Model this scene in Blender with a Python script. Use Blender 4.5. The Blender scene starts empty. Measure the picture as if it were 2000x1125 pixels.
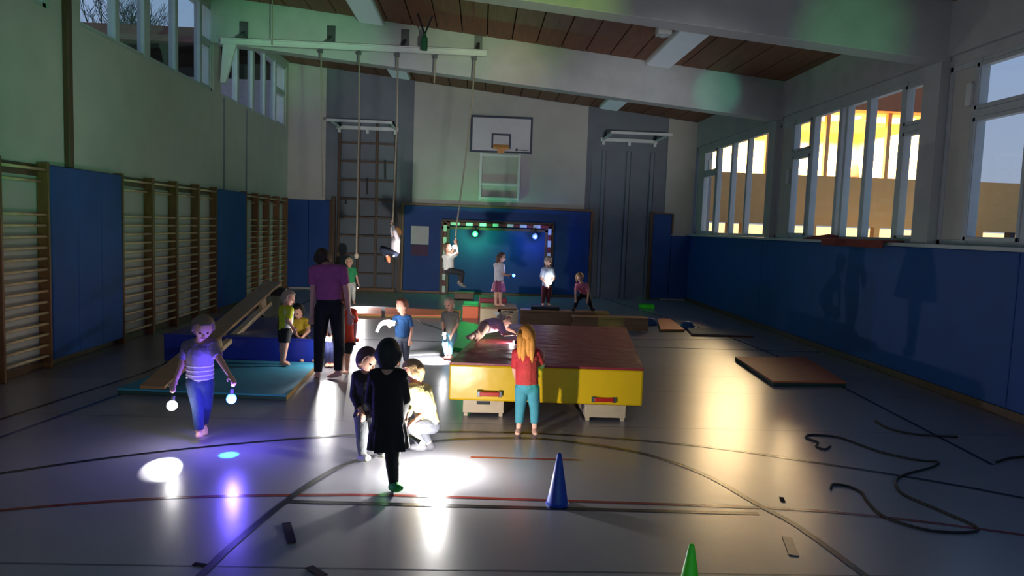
import bpy, bmesh, math, random
import numpy as np
from mathutils import Vector, Matrix
random.seed(7)
SC = bpy.context.scene
COL = SC.collection

# ------------------------------------------------------------------ camera
FPX, CX, CY, CAMH = 1400.0, 1000.0, 562.5, 1.95
def cam_axes(vx, vy, roll):
    y = Vector(((vx-CX)/FPX, (vy-CY)/FPX, 1.0)).normalized()
    r = math.radians(roll)
    u = Vector((math.sin(r), -math.cos(r), 0.0)); u = (u - y*u.dot(y)).normalized()
    return Matrix((y.cross(u), y, u))
MCAM = cam_axes(938, 441, 1.8)
cam_d = bpy.data.cameras.new('camera'); cam_d.sensor_width = 36.0; cam_d.lens = FPX*36/2000
cam_d.clip_end = 500
cam = bpy.data.objects.new('camera', cam_d); COL.objects.link(cam)
r_, d_, f_ = MCAM.col[0], MCAM.col[1], MCAM.col[2]
cam.matrix_world = Matrix(((r_[0], -d_[0], -f_[0], 0), (r_[1], -d_[1], -f_[1], 0), (r_[2], -d_[2], -f_[2], CAMH), (0, 0, 0, 1)))
SC.camera = cam

# ------------------------------------------------------------------ view, world, large lights
SC.view_settings.view_transform = 'Standard'; SC.view_settings.look = 'None'
SC.view_settings.exposure = 0.0; SC.view_settings.gamma = 1.0; SC.view_settings.use_curve_mapping = False
W = bpy.data.worlds.new('dusk'); SC.world = W; W.use_nodes = True
nt = W.node_tree; nt.nodes.clear()
o_ = nt.nodes.new('ShaderNodeOutputWorld'); b_ = nt.nodes.new('ShaderNodeBackground')
tc = nt.nodes.new('ShaderNodeTexCoord'); sx = nt.nodes.new('ShaderNodeSeparateXYZ'); cr = nt.nodes.new('ShaderNodeValToRGB')
cr.color_ramp.elements[0].position = 0.0; cr.color_ramp.elements[0].color = (0.36, 0.40, 0.50, 1)
cr.color_ramp.elements[1].position = 0.45; cr.color_ramp.elements[1].color = (0.17, 0.32, 0.62, 1)
nt.links.new(tc.outputs['Generated'], sx.inputs[0]); nt.links.new(sx.outputs[2], cr.inputs[0])
nt.links.new(cr.outputs[0], b_.inputs[0]); nt.links.new(b_.outputs[0], o_.inputs[0])
b_.inputs[1].default_value = 1.2

def lamp_area(name, loc, target, sx_, sy_, power, color):
    L = bpy.data.lights.new(name, 'AREA'); L.shape = 'RECTANGLE'; L.size = sx_; L.size_y = sy_; L.energy = power; L.color = color
    o = bpy.data.objects.new(name, L); COL.objects.link(o); o.location = loc
    o.rotation_euler = (Vector(target)-Vector(loc)).to_track_quat('-Z', 'Y').to_euler()
    return o
def lamp_spot(name, loc, target, power, color, deg=40, blend=0.5, rad=0.02, parent=None):
    L = bpy.data.lights.new(name, 'SPOT'); L.energy = power; L.color = color
    L.spot_size = math.radians(deg); L.spot_blend = blend; L.shadow_soft_size = rad
    o = bpy.data.objects.new(name, L); COL.objects.link(o); o.location = loc
    o.rotation_euler = (Vector(target)-Vector(loc)).to_track_quat('-Z', 'Y').to_euler()
    if parent: o.parent = parent; o.matrix_parent_inverse = Matrix.Translation(-parent.location)
    return o
def lamp_point(name, loc, power, color, rad=0.05, parent=None):
    L = bpy.data.lights.new(name, 'POINT'); L.energy = power; L.color = color; L.shadow_soft_size = rad
    o = bpy.data.objects.new(name, L); COL.objects.link(o); o.location = loc
    if parent: o.parent = parent; o.matrix_parent_inverse = Matrix.Translation(-parent.location)
    return o
# added area light behind the camera, a weak bluish fill for the hall
lamp_area('back_fill_light', (0.4, -3.4, 3.2), (0.3, 14, 4.2), 6.0, 3.0, 8, (0.80, 0.92, 1.0))
# the cloakroom lights of the wing across the yard
lamp_area('cloakroom_ceiling_light', (11.1, 25.8, 5.72), (11.1, 25.8, 0), 7.0, 2.8, 6500, (1.0, 0.75, 0.40))

# added unseen spot below sill height outside, brightening the wing's parapet
lamp_spot('wing_fill_spot', (13.0, 20.4, 0.9), (13.0, 23.0, 3.0), 200, (1.0, 0.80, 0.5), 120, 0.6, 0.1)

# ------------------------------------------------------------------ pixel -> place
def ray(px, py): return MCAM @ Vector(((px-CX)/FPX, (py-CY)/FPX, 1.0))
CAMP = Vector((0, 0, CAMH))
def FL(px, py, z=0.0):
    d = ray(px, py); return CAMP + d*((z-CAMH)/d[2])
def PY(px, py, y):
    d = ray(px, py); return CAMP + d*(y/d[1])
def PX(px, py, x):
    d = ray(px, py); return CAMP + d*(x/d[0])

# ------------------------------------------------------------------ materials
MATS = {}
def s2l(c): return tuple((v/12.92 if v <= 0.04045 else ((v+0.055)/1.055)**2.4) for v in [x/255 for x in c])
def mat(name, rgb, rough=0.6, var=0.12, scale=6.0, bump=0.0, bscale=60.0, metal=0.0, coat=0.0, stretch=None, emit=None, estr=0.0, spec=0.5):
    if name in MATS: return MATS[name]
    m = bpy.data.materials.new(name); m.use_nodes = True; MATS[name] = m
    nt = m.node_tree; N = nt.nodes; Lk = nt.links; bs = N['Principled BSDF']
    c = s2l(rgb)
    bs.inputs['Roughness'].default_value = rough; bs.inputs['Metallic'].default_value = metal
    bs.inputs['Coat Weight'].default_value = coat; bs.inputs['Coat Roughness'].default_value = 0.15
    bs.inputs['Specular IOR Level'].default_value = spec
    tc = N.new('ShaderNodeTexCoord'); mp = N.new('ShaderNodeMapping'); Lk.new(tc.outputs['Object'], mp.inputs[0])
    if stretch: mp.inputs['Scale'].default_value = stretch
    nz = N.new('ShaderNodeTexNoise'); nz.inputs['Scale'].default_value = scale; nz.inputs['Detail'].default_value = 5
    Lk.new(mp.outputs[0], nz.inputs['Vector'])
    rp = N.new('ShaderNodeValToRGB')
    rp.color_ramp.elements[0].position = 0.3; rp.color_ramp.elements[1].position = 0.7
    rp.color_ramp.elements[0].color = tuple(v*(1-var) for v in c)+(1,)
    rp.color_ramp.elements[1].color = tuple(min(1, v*(1+var)) for v in c)+(1,)
    Lk.new(nz.outputs['Fac'], rp.inputs[0]); Lk.new(rp.outputs[0], bs.inputs['Base Color'])
    if bump > 0:
        n2 = N.new('ShaderNodeTexNoise'); n2.inputs['Scale'].default_value = bscale; n2.inputs['Detail'].default_value = 3
        Lk.new(mp.outputs[0], n2.inputs['Vector'])
        bp = N.new('ShaderNodeBump'); bp.inputs['Strength'].default_value = bump; bp.inputs['Distance'].default_value = 0.02
        Lk.new(n2.outputs['Fac'], bp.inputs['Height']); Lk.new(bp.outputs[0], bs.inputs['Normal'])
    if emit:
        bs.inputs['Emission Color'].default_value = s2l(emit)+(1,); bs.inputs['Emission Strength'].default_value = estr
    return m
mat('floor', (132, 131, 138), 0.28, 0.07, 1.2, 0.05, 9.0, spec=1.0)
mat('wall_white', (186, 184, 176), 0.85, 0.05, 2.0, 0.25, 140)
mat('wall_grey', (118, 124, 132), 0.85, 0.08, 2.0, 0.25, 120)
mat('concrete', (178, 180, 178), 0.8, 0.07, 3.0, 0.2, 90)
mat('ceiling_dark', (30, 22, 18), 0.9)
mat('ceiling_wood', (122, 74, 46), 0.55, 0.22, 5.0, stretch=(3, 0.25, 3))
mat('pad_blue', (12, 66, 136), 0.62, 0.10, 3.0, 0.15, 40)
mat('wood', (118, 78, 44), 0.45, 0.20, 8.0, stretch=(2, 2, 0.4))
mat('wood_dark', (86, 60, 42), 0.5, 0.2, 8.0, stretch=(2, 2, 0.4))
mat('wood_rung', (214, 188, 146), 0.28, 0.12, 10.0)
mat('wood_bench', (150, 112, 76), 0.4, 0.15, 8.0, stretch=(0.5, 2, 2))
mat('wood_cream', (206, 182, 148), 0.45, 0.08, 8.0)
mat('frame_white', (176, 182, 184), 0.5, 0.05)
mat('metal_white', (205, 208, 205), 0.45, 0.05)
mat('metal_grey', (120, 122, 126), 0.35, 0.08, metal=0.8)
mat('black', (22, 22, 24), 0.55, 0.15)
mat('black_line', (20, 20, 28), 0.26, 0.15, spec=0.35)
mat('red_line', (120, 34, 30), 0.22, 0.12)
mat('blue_line', (34, 52, 110), 0.22, 0.12)
mat('seam_line', (86, 84, 88), 0.3, 0.1)
mat('tape', (24, 20, 24), 0.8, 0.15, spec=0.1)
mat('rope', (172, 162, 142), 0.8, 0.15, 60, 0.6, 220)
mat('rubber', (24, 24, 26), 0.7)
mat('board_white', (200, 200, 204), 0.45, 0.03)
mat('board_blue', (22, 40, 66), 0.5)
mat('orange_metal', (214, 140, 66), 0.45)
mat('goal_red', (122, 34, 38), 0.5)
mat('goal_white', (222, 222, 218), 0.45)
mat('sheet_white', (206, 212, 206), 0.6, 0.06)
mat('sheet_red', (78, 42, 78), 0.6, 0.1)
mat('mat_blue', (20, 40, 140), 0.38, 0.12, 3, 0.25, 5)
mat('mat_teal', (46, 128, 156), 0.75, 0.1, 8)
mat('mat_edge', (150, 118, 58), 0.6)
mat('mat_edge_dark', (30, 58, 52), 0.7)
mat('mat_yellow', (240, 192, 14), 0.30, 0.05, 3, 0.35, 3.0, spec=0.5)
mat('mat_maroon', (146, 32, 46), 0.48, 0.14, 3, 0.8, 5.0, spec=0.6)
mat('handle_red', (190, 34, 24), 0.35)
mat('mat_orange', (216, 104, 62), 0.6, 0.06, 6)
mat('mat_rust', (170, 92, 58), 0.62, 0.08, 6)
mat('mat_green', (14, 150, 58), 0.45, 0.08, 4)
mat('mat_grey', (120, 120, 122), 0.7)
mat('foam_maroon', (124, 24, 44), 0.6)
mat('cone_blue', (24, 62, 168), 0.45)
mat('cone_green', (86, 214, 30), 0.45)
mat('dome_blue', (34, 78, 128), 0.55)
mat('red_cloth', (112, 40, 32), 0.8)
mat('hoist_green', (14, 84, 52), 0.5)
mat('ext_tan', (196, 150, 92), 0.85, 0.05)
mat('ext_brown', (150, 84, 48), 0.8)
mat('ext_cream', (240, 218, 168), 0.8, 0.03)
mat('ext_dark', (40, 34, 36), 0.8)
mat('ext_fascia', (104, 66, 56), 0.8, 0.2, 3)
mat('ext_wall', (150, 138, 140), 0.85)
mat('bark', (48, 44, 48), 0.9)
mat('ground', (70, 70, 66), 0.9)
mat('ext_lamp', (255, 236, 190), 0.5, 0, emit=(255, 220, 150), estr=5.0)
mat('ext_lobby_glow', (255, 236, 190), 0.5, 0, emit=(255, 214, 150), estr=2.0)
mat('luminaire', (228, 234, 238), 0.5, 0.02, emit=(190, 215, 235), estr=0.06)  # faint glow put into the diffusers of the unlit ceiling lights
mat('bulb_white', (255, 255, 255), 0.4, 0, emit=(255, 252, 248), estr=50)
mat('bulb_blue', (120, 150, 255), 0.4, 0, emit=(40, 100, 255), estr=22)
mat('bulb_deep_blue', (80, 100, 255), 0.4, 0, emit=(70, 90, 255), estr=4)
mat('bulb_green', (80, 255, 120), 0.4, 0, emit=(40, 255, 90), estr=5)
mat('bulb_red', (255, 200, 190), 0.4, 0, emit=(255, 180, 170), estr=8)
mat('torch_body', (52, 54, 60), 0.4, 0.1)
mat('skin', (222, 170, 146), 0.55, 0.05, 12)
mat('mouth', (150, 70, 68), 0.5)
mat('eye', (30, 24, 22), 0.2)
def glass():
    m = bpy.data.materials.new('window_glass'); m.use_nodes = True; MATS['glass'] = m
    nt = m.node_tree; nt.nodes.clear(); o = nt.nodes.new('ShaderNodeOutputMaterial')
    t = nt.nodes.new('ShaderNodeBsdfTransparent'); g = nt.nodes.new('ShaderNodeBsdfGlossy'); mx = nt.nodes.new('ShaderNodeMixShader')
    mx.inputs[0].default_value = 0.06
    t.inputs[0].default_value = (0.93, 0.95, 0.95, 1); g.inputs['Roughness'].default_value = 0.02
    nt.links.new(t.outputs[0], mx.inputs[1]); nt.links.new(g.outputs[0], mx.inputs[2]); nt.links.new(mx.outputs[0], o.inputs[0])
glass()

# ------------------------------------------------------------------ geometry helpers
def tag(o, label=None, cat=None, group=None, kind=None):
    if label: o['label'] = label
    if cat: o['category'] = cat
    if group: o['group'] = group
    if kind: o['kind'] = kind
    return o
def empty(name, loc, label=None, cat=None, group=None, kind=None):
    o = bpy.data.objects.new(name, None); COL.objects.link(o); o.location = Vector(loc); o.empty_display_size = 0.1
    return tag(o, label, cat, group, kind)
def rloc(o):
    p = Vector((0, 0, 0))
    while o: p = p + o.location; o = o.parent
    return p
class MB:
    def __init__(s): s.v = []; s.f = []; s.sm = False
    def add(s, vs, fs):
        n = len(s.v); s.v += [tuple(v) for v in vs]; s.f += [tuple(i+n for i in f) for f in fs]; return s
    def box(s, x0, x1, y0, y1, z0, z1):
        return s.add([(x0,y0,z0),(x1,y0,z0),(x1,y1,z0),(x0,y1,z0),(x0,y0,z1),(x1,y0,z1),(x1,y1,z1),(x0,y1,z1)],
                     [(0,3,2,1),(4,5,6,7),(0,1,5,4),(1,2,6,5),(2,3,7,6),(3,0,4,7)])
    def hexa(s, b, t):   # bottom quad, top quad (ccw from above)
        return s.add(list(b)+list(t), [(3,2,1,0),(4,5,6,7),(0,1,5,4),(1,2,6,5),(2,3,7,6),(3,0,4,7)])
    def bar(s, a, b, w, h, up=(0,0,1)):
        a, b = Vector(a), Vector(b); d = (b-a).normalized(); u = Vector(up)
        if abs(d.dot(u)) > 0.98: u = Vector((0,1,0))
        x = d.cross(u).normalized()*w/2; y = x.cross(d).normalized()*h/2
        return s.hexa([a-x-y, a+x-y, b+x-y, b-x-y], [a-x+y, a+x+y, b+x+y, b-x+y])
    def tube(s, pts, r, n=8, caps=True):
        pts = [Vector(p) for p in pts]; rs = r if isinstance(r, (list, tuple)) else [r]*len(pts)
        base = len(s.v); prev = None
        for i, p in enumerate(pts):
            d = (pts[min(i+1, len(pts)-1)] - pts[max(i-1, 0)]).normalized()
            if prev is None: x = d.orthogonal().normalized()
            else:
                x = prev - d*prev.dot(d); x = x.normalized() if x.length > 1e-6 else d.orthogonal().normalized()
            prev = x; y = d.cross(x)
            for k in range(n):
                a = 2*math.pi*k/n; s.v.append(tuple(p + (x*math.cos(a)+y*math.sin(a))*rs[i]))
        for i in range(len(pts)-1):
            for k in range(n):
                a = base+i*n+k; b = base+i*n+(k+1) % n; s.f.append((a, b, b+n, a+n))
        if caps:
            s.f.append(tuple(base+k for k in range(n))[::-1]); s.f.append(tuple(base+(len(pts)-1)*n+k for k in range(n)))
        return s
    def lathe(s, c, prof, n=24):
        c = Vector(c); base = len(s.v); m = len(prof)
        for (r, z) in prof:
            for k in range(n):
                a = 2*math.pi*k/n; s.v.append((c.x+r*math.cos(a), c.y+r*math.sin(a), c.z+z))
        for i in range(m-1):
            for k in range(n):
                a = base+i*n+k; b = base+i*n+(k+1) % n; s.f.append((a, b, b+n, a+n))
        s.f.append(tuple(base+k for k in range(n))[::-1]); s.f.append(tuple(base+(m-1)*n+k for k in range(n)))
        return s
    def ell(s, c, r, axes=None, nu=14, nv=9):
        c = Vector(c); ax = axes or (Vector((1,0,0)), Vector((0,1,0)), Vector((0,0,1))); base = len(s.v)
        for j in range(1, nv):
            t = math.pi*j/nv
            for k in range(nu):
                a = 2*math.pi*k/nu
                s.v.append(tuple(c+ax[0]*(r[0]*math.sin(t)*math.cos(a))+ax[1]*(r[1]*math.sin(t)*math.sin(a))+ax[2]*(r[2]*math.cos(t))))
        top = len(s.v); s.v.append(tuple(c+ax[2]*r[2])); s.v.append(tuple(c-ax[2]*r[2]))
        for j in range(nv-2):
            for k in range(nu):
                a = base+j*nu+k; b = base+j*nu+(k+1) % nu; s.f.append((a, a+nu, b+nu, b))
        for k in range(nu):
            s.f.append((top, base+k, base+(k+1) % nu)); q = base+(nv-2)*nu; s.f.append((top+1, q+(k+1) % nu, q+k))
        return s
    def capsule(s, a, b, ra, rb, n=12):
        a, b = Vector(a), Vector(b); d = b-a
        if d.length < 1e-5: d = Vector((0,0,1e-4)); b = a+d
        u = d.normalized(); pts = []; rs = []
        for t in (-88, -60, -30): pts.append(a+u*(ra*math.sin(math.radians(t)))); rs.append(ra*math.cos(math.radians(t)))
        pts.append(a); rs.append(ra); pts.append(b); rs.append(rb)
        for t in (30, 60, 88): pts.append(b+u*(rb*math.sin(math.radians(t)))); rs.append(rb*math.cos(math.radians(t)))
        # constant frame tube
        x = u.orthogonal().normalized(); y = u.cross(x); base = len(s.v)
        for p, r in zip(pts, rs):
            for k in range(n):
                an = 2*math.pi*k/n; s.v.append(tuple(p+(x*math.cos(an)+y*math.sin(an))*r))
        for i in range(len(pts)-1):
            for k in range(n):
                q = base+i*n+k; w = base+i*n+(k+1) % n; s.f.append((q, w, w+n, q+n))
        s.f.append(tuple(base+k for k in range(n))[::-1]); s.f.append(tuple(base+(len(pts)-1)*n+k for k in range(n)))
        return s
    def build(s, name, m, parent=None, label=None, cat=None, group=None, kind=None, bevel=0.0, smooth=False, off=None):
        me = bpy.data.meshes.new(name); base = Vector((0,0,0))
        if parent is None and off is not None: base = Vector(off)
        me.from_pydata([tuple(Vector(v)-base) for v in s.v], [], s.f); me.validate(); me.update()
        bm = bmesh.new(); bm.from_mesh(me); bmesh.ops.recalc_face_normals(bm, faces=bm.faces)
        if bevel > 0:
            bmesh.ops.bevel(bm, geom=[e for e in bm.edges if e.calc_face_angle(0) > 0.5], offset=bevel, segments=2, affect='EDGES', profile=0.5)
        bm.to_mesh(me); bm.free()
        if smooth: me.polygons.foreach_set('use_smooth', [True]*len(me.polygons))
        me.materials.append(MATS[m] if isinstance(m, str) else m)
        o = bpy.data.objects.new(name, me); COL.objects.link(o); o.location = base
        if parent is not None:
            o.parent = parent; o.location = (0,0,0)
            if parent.type == 'EMPTY': o.matrix_parent_inverse = Matrix.Translation(-rloc(parent))
        return tag(o, label, cat, group, kind)
def copy_tree(root, delta):
    """a copy of a thing and of its parts, moved by delta"""
    r = root.copy(); COL.objects.link(r); r.location = root.location + Vector(delta)
    for ch in list(root.children):
        c = ch.copy(); COL.objects.link(c); c.parent = r; c.matrix_parent_inverse = ch.matrix_parent_inverse.copy()
        for g in list(ch.children):
            d = g.copy(); COL.objects.link(d); d.parent = c; d.matrix_parent_inverse = g.matrix_parent_inverse.copy()
    return r
# ================================================================== THE HALL
XL, XR, YF, YB = -5.40, 6.08, 20.42, -4.0
def ZC(x): return 5.69-0.1*x
def ZB(x): return 4.87-0.09*x
floor = MB().box(XL-0.3, XR+0.4, YB-0.3, YF+0.3, -0.1, 0).build('floor', 'floor', label='grey linoleum sports hall floor', kind='structure')
# lines painted on the floor, a hair above it
def strip(pts, w, m, z=0.002, closed=False):
    b = MB(); L = []; R = []
    for i, p in enumerate(pts):
        q0 = pts[max(i-1, 0)]; q1 = pts[min(i+1, len(pts)-1)]
        d = Vector((q1[0]-q0[0], q1[1]-q0[1])).normalized(); n = Vector((-d.y, d.x))*w/2
        L.append((p[0]+n.x, p[1]+n.y, z)); R.append((p[0]-n.x, p[1]-n.y, z))
    k = len(pts); b.add(L+R, [(i, i+1, k+i+1, k+i) for i in range(k-1)])
    return b.build('floor_line', m, floor)
def smooth_pts(P, n=10):
    out = []
    for i in range(len(P)-1):
        p0 = Vector(P[max(i-1, 0)]); p1 = Vector(P[i]); p2 = Vector(P[i+1]); p3 = Vector(P[min(i+2, len(P)-1)])
        for k in range(n):
            t = k/n
            out.append(0.5*((2*p1)+(p2-p0)*t+(2*p0-5*p1+4*p2-p3)*t*t+(3*p1-p0-3*p2+p3)*t**3))
    out.append(Vector(P[-1])); return out
circ = smooth_pts([(-1.5,3.3),(-1.46,3.82),(-1.40,4.3),(-1.26,4.98),(-1.12,5.46),(-.95,5.77),(-.37,6.33),(.36,6.49),(.83,6.43),(1.47,6.13),(1.87,5.62),(2.08,4.98),(2.21,4.59),(2.3,3.92),(2.35,3.3)], 6)
strip(circ, 0.05, 'black_line', 0.003)
strip(smooth_pts([(-4.9, 4.1), (-3.49, 5.32), (-2.35, 6.01), (-1.06, 6.51), (-0.32, 6.65), (0.85, 6.63), (2.09, 6.36), (3.0, 5.95), (3.85, 5.49), (4.6, 4.95)]), 0.045, 'black_line', 0.0025)
strip(smooth_pts([(-4.2, 4.15), (-3.05, 4.65), (-2.09, 4.91), (-1.17, 5.01), (-0.59, 5.03), (0.29, 5.0), (1.02, 4.97), (1.65, 4.94), (2.63, 4.85), (3.73, 4.52), (4.6, 4.1)]), 0.04, 'red_line', 0.002)
strip([(-1.27, 4.885), (2.02, 4.81)], 0.05, 'black_line', 0.0022)
strip([(-0.02, 5.92), (0.92, 5.9)], 0.035, 'red_line', 0.002)
strip([(-4.75, 3.5), (-4.42, 6.6), (-4.08, 8.9), (-4.06, 20.2)], 0.045, 'black_line', 0.002)
strip([(-4.35, 3.5), (-4.05, 6.18), (-3.78, 8.1), (-3.5, 11)], 0.045, 'blue_line', 0.002)
strip([(3.6, 20.2), (4.83, 13.3), (4.95, 10.5), (4.6, 6.0)], 0.04, 'black_line', 0.002)
for y in (6.95, 8.58, 9.6, 11.4, 13.0, 16.7): strip([(-5.2, y), (5.9, y)], 0.012, 'seam_line', 0.001)
strip([(-5.2, 11.9), (5.9, 11.9)], 0.04, 'black_line', 0.0015)
strip([(-5.2, 3.95), (5.9, 3.9)], 0.012, 'seam_line', 0.001)
strip([(1.0, 12.6), (3.0, 12.75), (5.0, 13.1)], 0.03, 'black_line', 0.0015)

# far wall: grey base wall with proud white panels
wf = MB().box(XL-0.3, XR+0.5, YF+0.06, YF+0.3, 0, 6.6).build('wall_far', 'wall_grey', label='grey end wall of the hall with white rendered panels', kind='structure')
def fx(px, py=300): return PY(px, py, YF).x
for a, b in ((XL, fx(636)), (fx(807), fx(1146)), (fx(1304), XR)):
    a2, b2 = min(a, b), max(a, b)
    MB().hexa([(a2,YF,0),(b2,YF,0),(b2,YF+0.07,0),(a2,YF+0.07,0)], [(a2,YF,ZC(a2)),(b2,YF,ZC(b2)),(b2,YF+0.07,ZC(b2)),(a2,YF+0.07,ZC(a2))]).build('render_panel', 'wall_white', wf)
for px in (1174, 1222, 1268):    # vertical grooves in the right hand recess: grey boards with dark joints
    x = fx(px, 430); MB().box(x-0.045, x+0.045, YF-0.015, YF+0.065, 0, 4.2).build('batten', 'wall_grey', wf, bevel=0.01)
for a, b in ((1150, 1172), (1178, 1218), (1226, 1264), (1272, 1300)):
    MB().box(fx(a, 430)+0.02, fx(b, 430)-0.02, YF+0.03, YF+0.065, 0, 4.2).build('panel', 'wall_grey', wf)

# left wall with high windows
SILL_L, TOP_L = 4.42, 6.05
wl = MB()
wl.box(XL-0.3, XL, YB, YF, 0, SILL_L)
wl.box(XL-0.3, XL, YB, YF, TOP_L, 6.45)
for a, b in ((-4.0, -0.6), (4.2, 4.8), (9.35, 10.05), (14.85, 15.25), (20.2, YF+0.05)): wl.box(XL-0.3, XL+0.0, a, b, SILL_L, TOP_L)
wl.build('wall_left', 'wall_white', label='long left wall with a strip of high windows', kind='structure')

# right wall: solid up to the sill, lintel above
SILL_R, TOP_R = 1.90, 4.24
wr = MB()
wr.box(XR, XR+0.35, YB, YF, 0, SILL_R)
wr.box(XR, XR+0.35, YB, YF, 4.38, 5.35)
wr.box(XR+0.06, XR+0.35, YB, YF, TOP_R, 4.38)
for a, b in ((-4.0, -0.6), (4.1, 4.55), (9.43, 9.80), (14.75, 15.10)): wr.box(XR-0.06, XR+0.35, a, b, SILL_R, 5.05)
wr.build('wall_right', 'concrete', label='right wall with concrete pillars between large windows', kind='structure')
MB().box(XR-0.16, XR+0.2, YB, YF, SILL_R-0.03, SILL_R+0.02).build('trim_1', 'frame_white', label='pale window sill along the right wall', kind='structure', bevel=0.005)
# back wall behind the camera, its wide opening added to let light in
MB().box(XL, -4.6, YB-0.25, YB, 0, 6.3).box(5.4, XR, YB-0.25, YB, 0, 6.3).box(-4.6, 5.4, YB-0.25, YB, 0, 1.1).box(-4.6, 5.4, YB-0.25, YB, 4.9, 6.3).build('wall_back', 'wall_white', label='back wall of the hall with a wide opening added for light', kind='structure')
# ceiling deck and wood panels between the beams
cl = MB().hexa([(XL-0.3,YB-0.3,ZC(XL-0.3)+0.05),(XR+0.4,YB-0.3,ZC(XR+0.4)+0.05),(XR+0.4,YF+0.3,ZC(XR+0.4)+0.05),(XL-0.3,YF+0.3,ZC(XL-0.3)+0.05)],
               [(XL-0.3,YB-0.3,ZC(XL-0.3)+0.3),(XR+0.4,YB-0.3,ZC(XR+0.4)+0.3),(XR+0.4,YF+0.3,ZC(XR+0.4)+0.3),(XL-0.3,YF+0.3,ZC(XL-0.3)+0.3)]).build('ceiling', 'ceiling_dark', label='sloping ceiling of brown wood panels', kind='structure')
for (y0, y1) in ((4.61, 9.34), (9.82, 14.59), (15.08, YF-0.06)):
    x = XL+0.03
    while x < XR-0.1:
        a, b = x+0.012, min(x+0.478, XR); dz = random.uniform(-0.004, 0.004)
        MB().hexa([(a,y0,ZC(a)+dz),(b,y0,ZC(b)+dz),(b,y1,ZC(b)+dz),(a,y1,ZC(a)+dz)], [(a,y0,ZC(a)+0.05),(b,y0,ZC(b)+0.05),(b,y1,ZC(b)+0.05),(a,y1,ZC(a)+0.05)]).build('panel', 'ceiling_wood', cl)
        x += 0.49
# concrete beams across the hall
for i, (y0, y1) in enumerate(((-0.9, -0.55), (4.2, 4.55), (9.40, 9.75), (14.67, 15.0))):
    a, b = XL, XR+0.05
    MB().hexa([(a,y0,ZB(a)),(b,y0,ZB(b)),(b,y1,ZB(b)),(a,y1,ZB(a))], [(a,y0,ZC(a)+0.08),(b,y0,ZC(b)+0.08),(b,y1,ZC(b)+0.08),(a,y1,ZC(a)+0.08)]).build('trim_%d' % (i+2), 'concrete', label='sloping concrete roof beam, %s' % ['behind the camera', 'overhead near the camera', 'large one at upper right', 'carrying the rope rail'][i], kind='structure', bevel=0.012)
# skirting
MB().box(XR-0.10, XR, 3.0, YF, 0, 0.10).build('baseboard_right', 'wood_dark', label='dark wooden skirting under the right wall pads', kind='structure', bevel=0.006)
MB().box(XL, XL+0.05, 3.0, YF, 0, 0.10).build('baseboard_left', 'wood_dark', label='dark wooden skirting along the left wall', kind='structure', bevel=0.006)

# ------------------------------------------------------------------ windows
def window(n, label, x, y0, y1, z0, z1, muls, transoms, panel=None, thick=0.07, casements=()):
    """y0 far, y1 near; muls: list of (y, width)"""
    w = empty('window_%d' % n, (x, (y0+y1)/2, z0), label, None, None, 'structure')
    F = MB().box(x-0.05, x+0.05, y1, y0, z0, z0+0.07).box(x-0.05, x+0.05, y1, y0, z1-0.07, z1).box(x-0.05, x+0.05, y0-0.07, y0, z0, z1).box(x-0.05, x+0.05, y1, y1+0.07, z0, z1)
    F.build('window_frame', 'frame_white', w, bevel=0.006)
    for (y, wd) in muls: MB().box(x-0.06, x+0.06, y-wd/2, y+wd/2, z0, z1).build('mullion', 'frame_white', w, bevel=0.006)
    for (ya, yb, z) in transoms: MB().box(x-0.055, x+0.055, yb, ya, z-0.05, z+0.05).build('transom', 'frame_white', w, bevel=0.006)
    for (ya, yb, za, zb) in casements:
        MB().box(x-0.075, x+0.02, yb, ya, za, za+0.05).box(x-0.075, x+0.02, yb, ya, zb-0.05, zb).box(x-0.075, x+0.02, yb, yb+0.05, za, zb).box(x-0.075, x+0.02, ya-0.05, ya, za, zb).build('casement', 'frame_white', w, bevel=0.004)
    edges = [y0] + [m[0] for m in muls] + [y1]
    start = 0
    if panel: MB().box(x-0.03, x+0.05, panel, y0, z0, z1).build('side_panel', 'wall_white', w, bevel=0.004)
    for a, b in zip(edges[:-1], edges[1:]):
        if panel and a > panel+0.02: continue
        MB().box(x-0.006, x+0.006, b, a, z0, z1).build('pane', 'glass', w)
    return w
XW = XR+0.10
def yr(px): return PX(px, 400, XW).y
window(1, 'lit window nearest the end wall on the right side', XW, 20.36, 15.10, SILL_R+0.02, TOP_R, [(yr(1376), .08), (yr(1401), .10), (yr(1429), .14), (yr(1459), .10)], [(yr(1376), yr(1401), 3.58)], panel=yr(1376), casements=[(yr(1376), yr(1401)+0.05, 3.62, TOP_R-0.05), (yr(1376), yr(1401)+0.05, SILL_R+0.08, 3.54)])
window(2, 'large warmly lit middle window in the right wall', XW, 14.75, 9.80, SILL_R+0.02, TOP_R, [(yr(1548), .08), (yr(1584), .12), (yr(1636), .10), (yr(1648), .08), (yr(1689), .12), (yr(1757), .14)], [(yr(1548), yr(1584), 3.56), (yr(1757), 9.80, 3.56)], panel=yr(1548), casements=[(yr(1548), yr(1584)+0.05, 3.61, TOP_R-0.06), (yr(1548), yr(1584)+0.05, SILL_R+0.08, 3.51), (yr(1757)-0.05, 9.86, 3.61, TOP_R-0.06), (yr(1757)-0.05, 9.86, SILL_R+0.08, 3.51)])
window(3, 'window at the right picture edge showing blue dusk sky', XW, 9.40, 4.55, SILL_R+0.02, TOP_R, [(yr(1896), .12), (7.85, .14), (6.9, .1), (5.7, .1)], [(yr(1896), 7.85, 3.56)], panel=yr(1896), casements=[(yr(1896), 7.9, 3.61, TOP_R-0.06), (yr(1896), 7.9, SILL_R+0.08, 3.51)])
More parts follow.
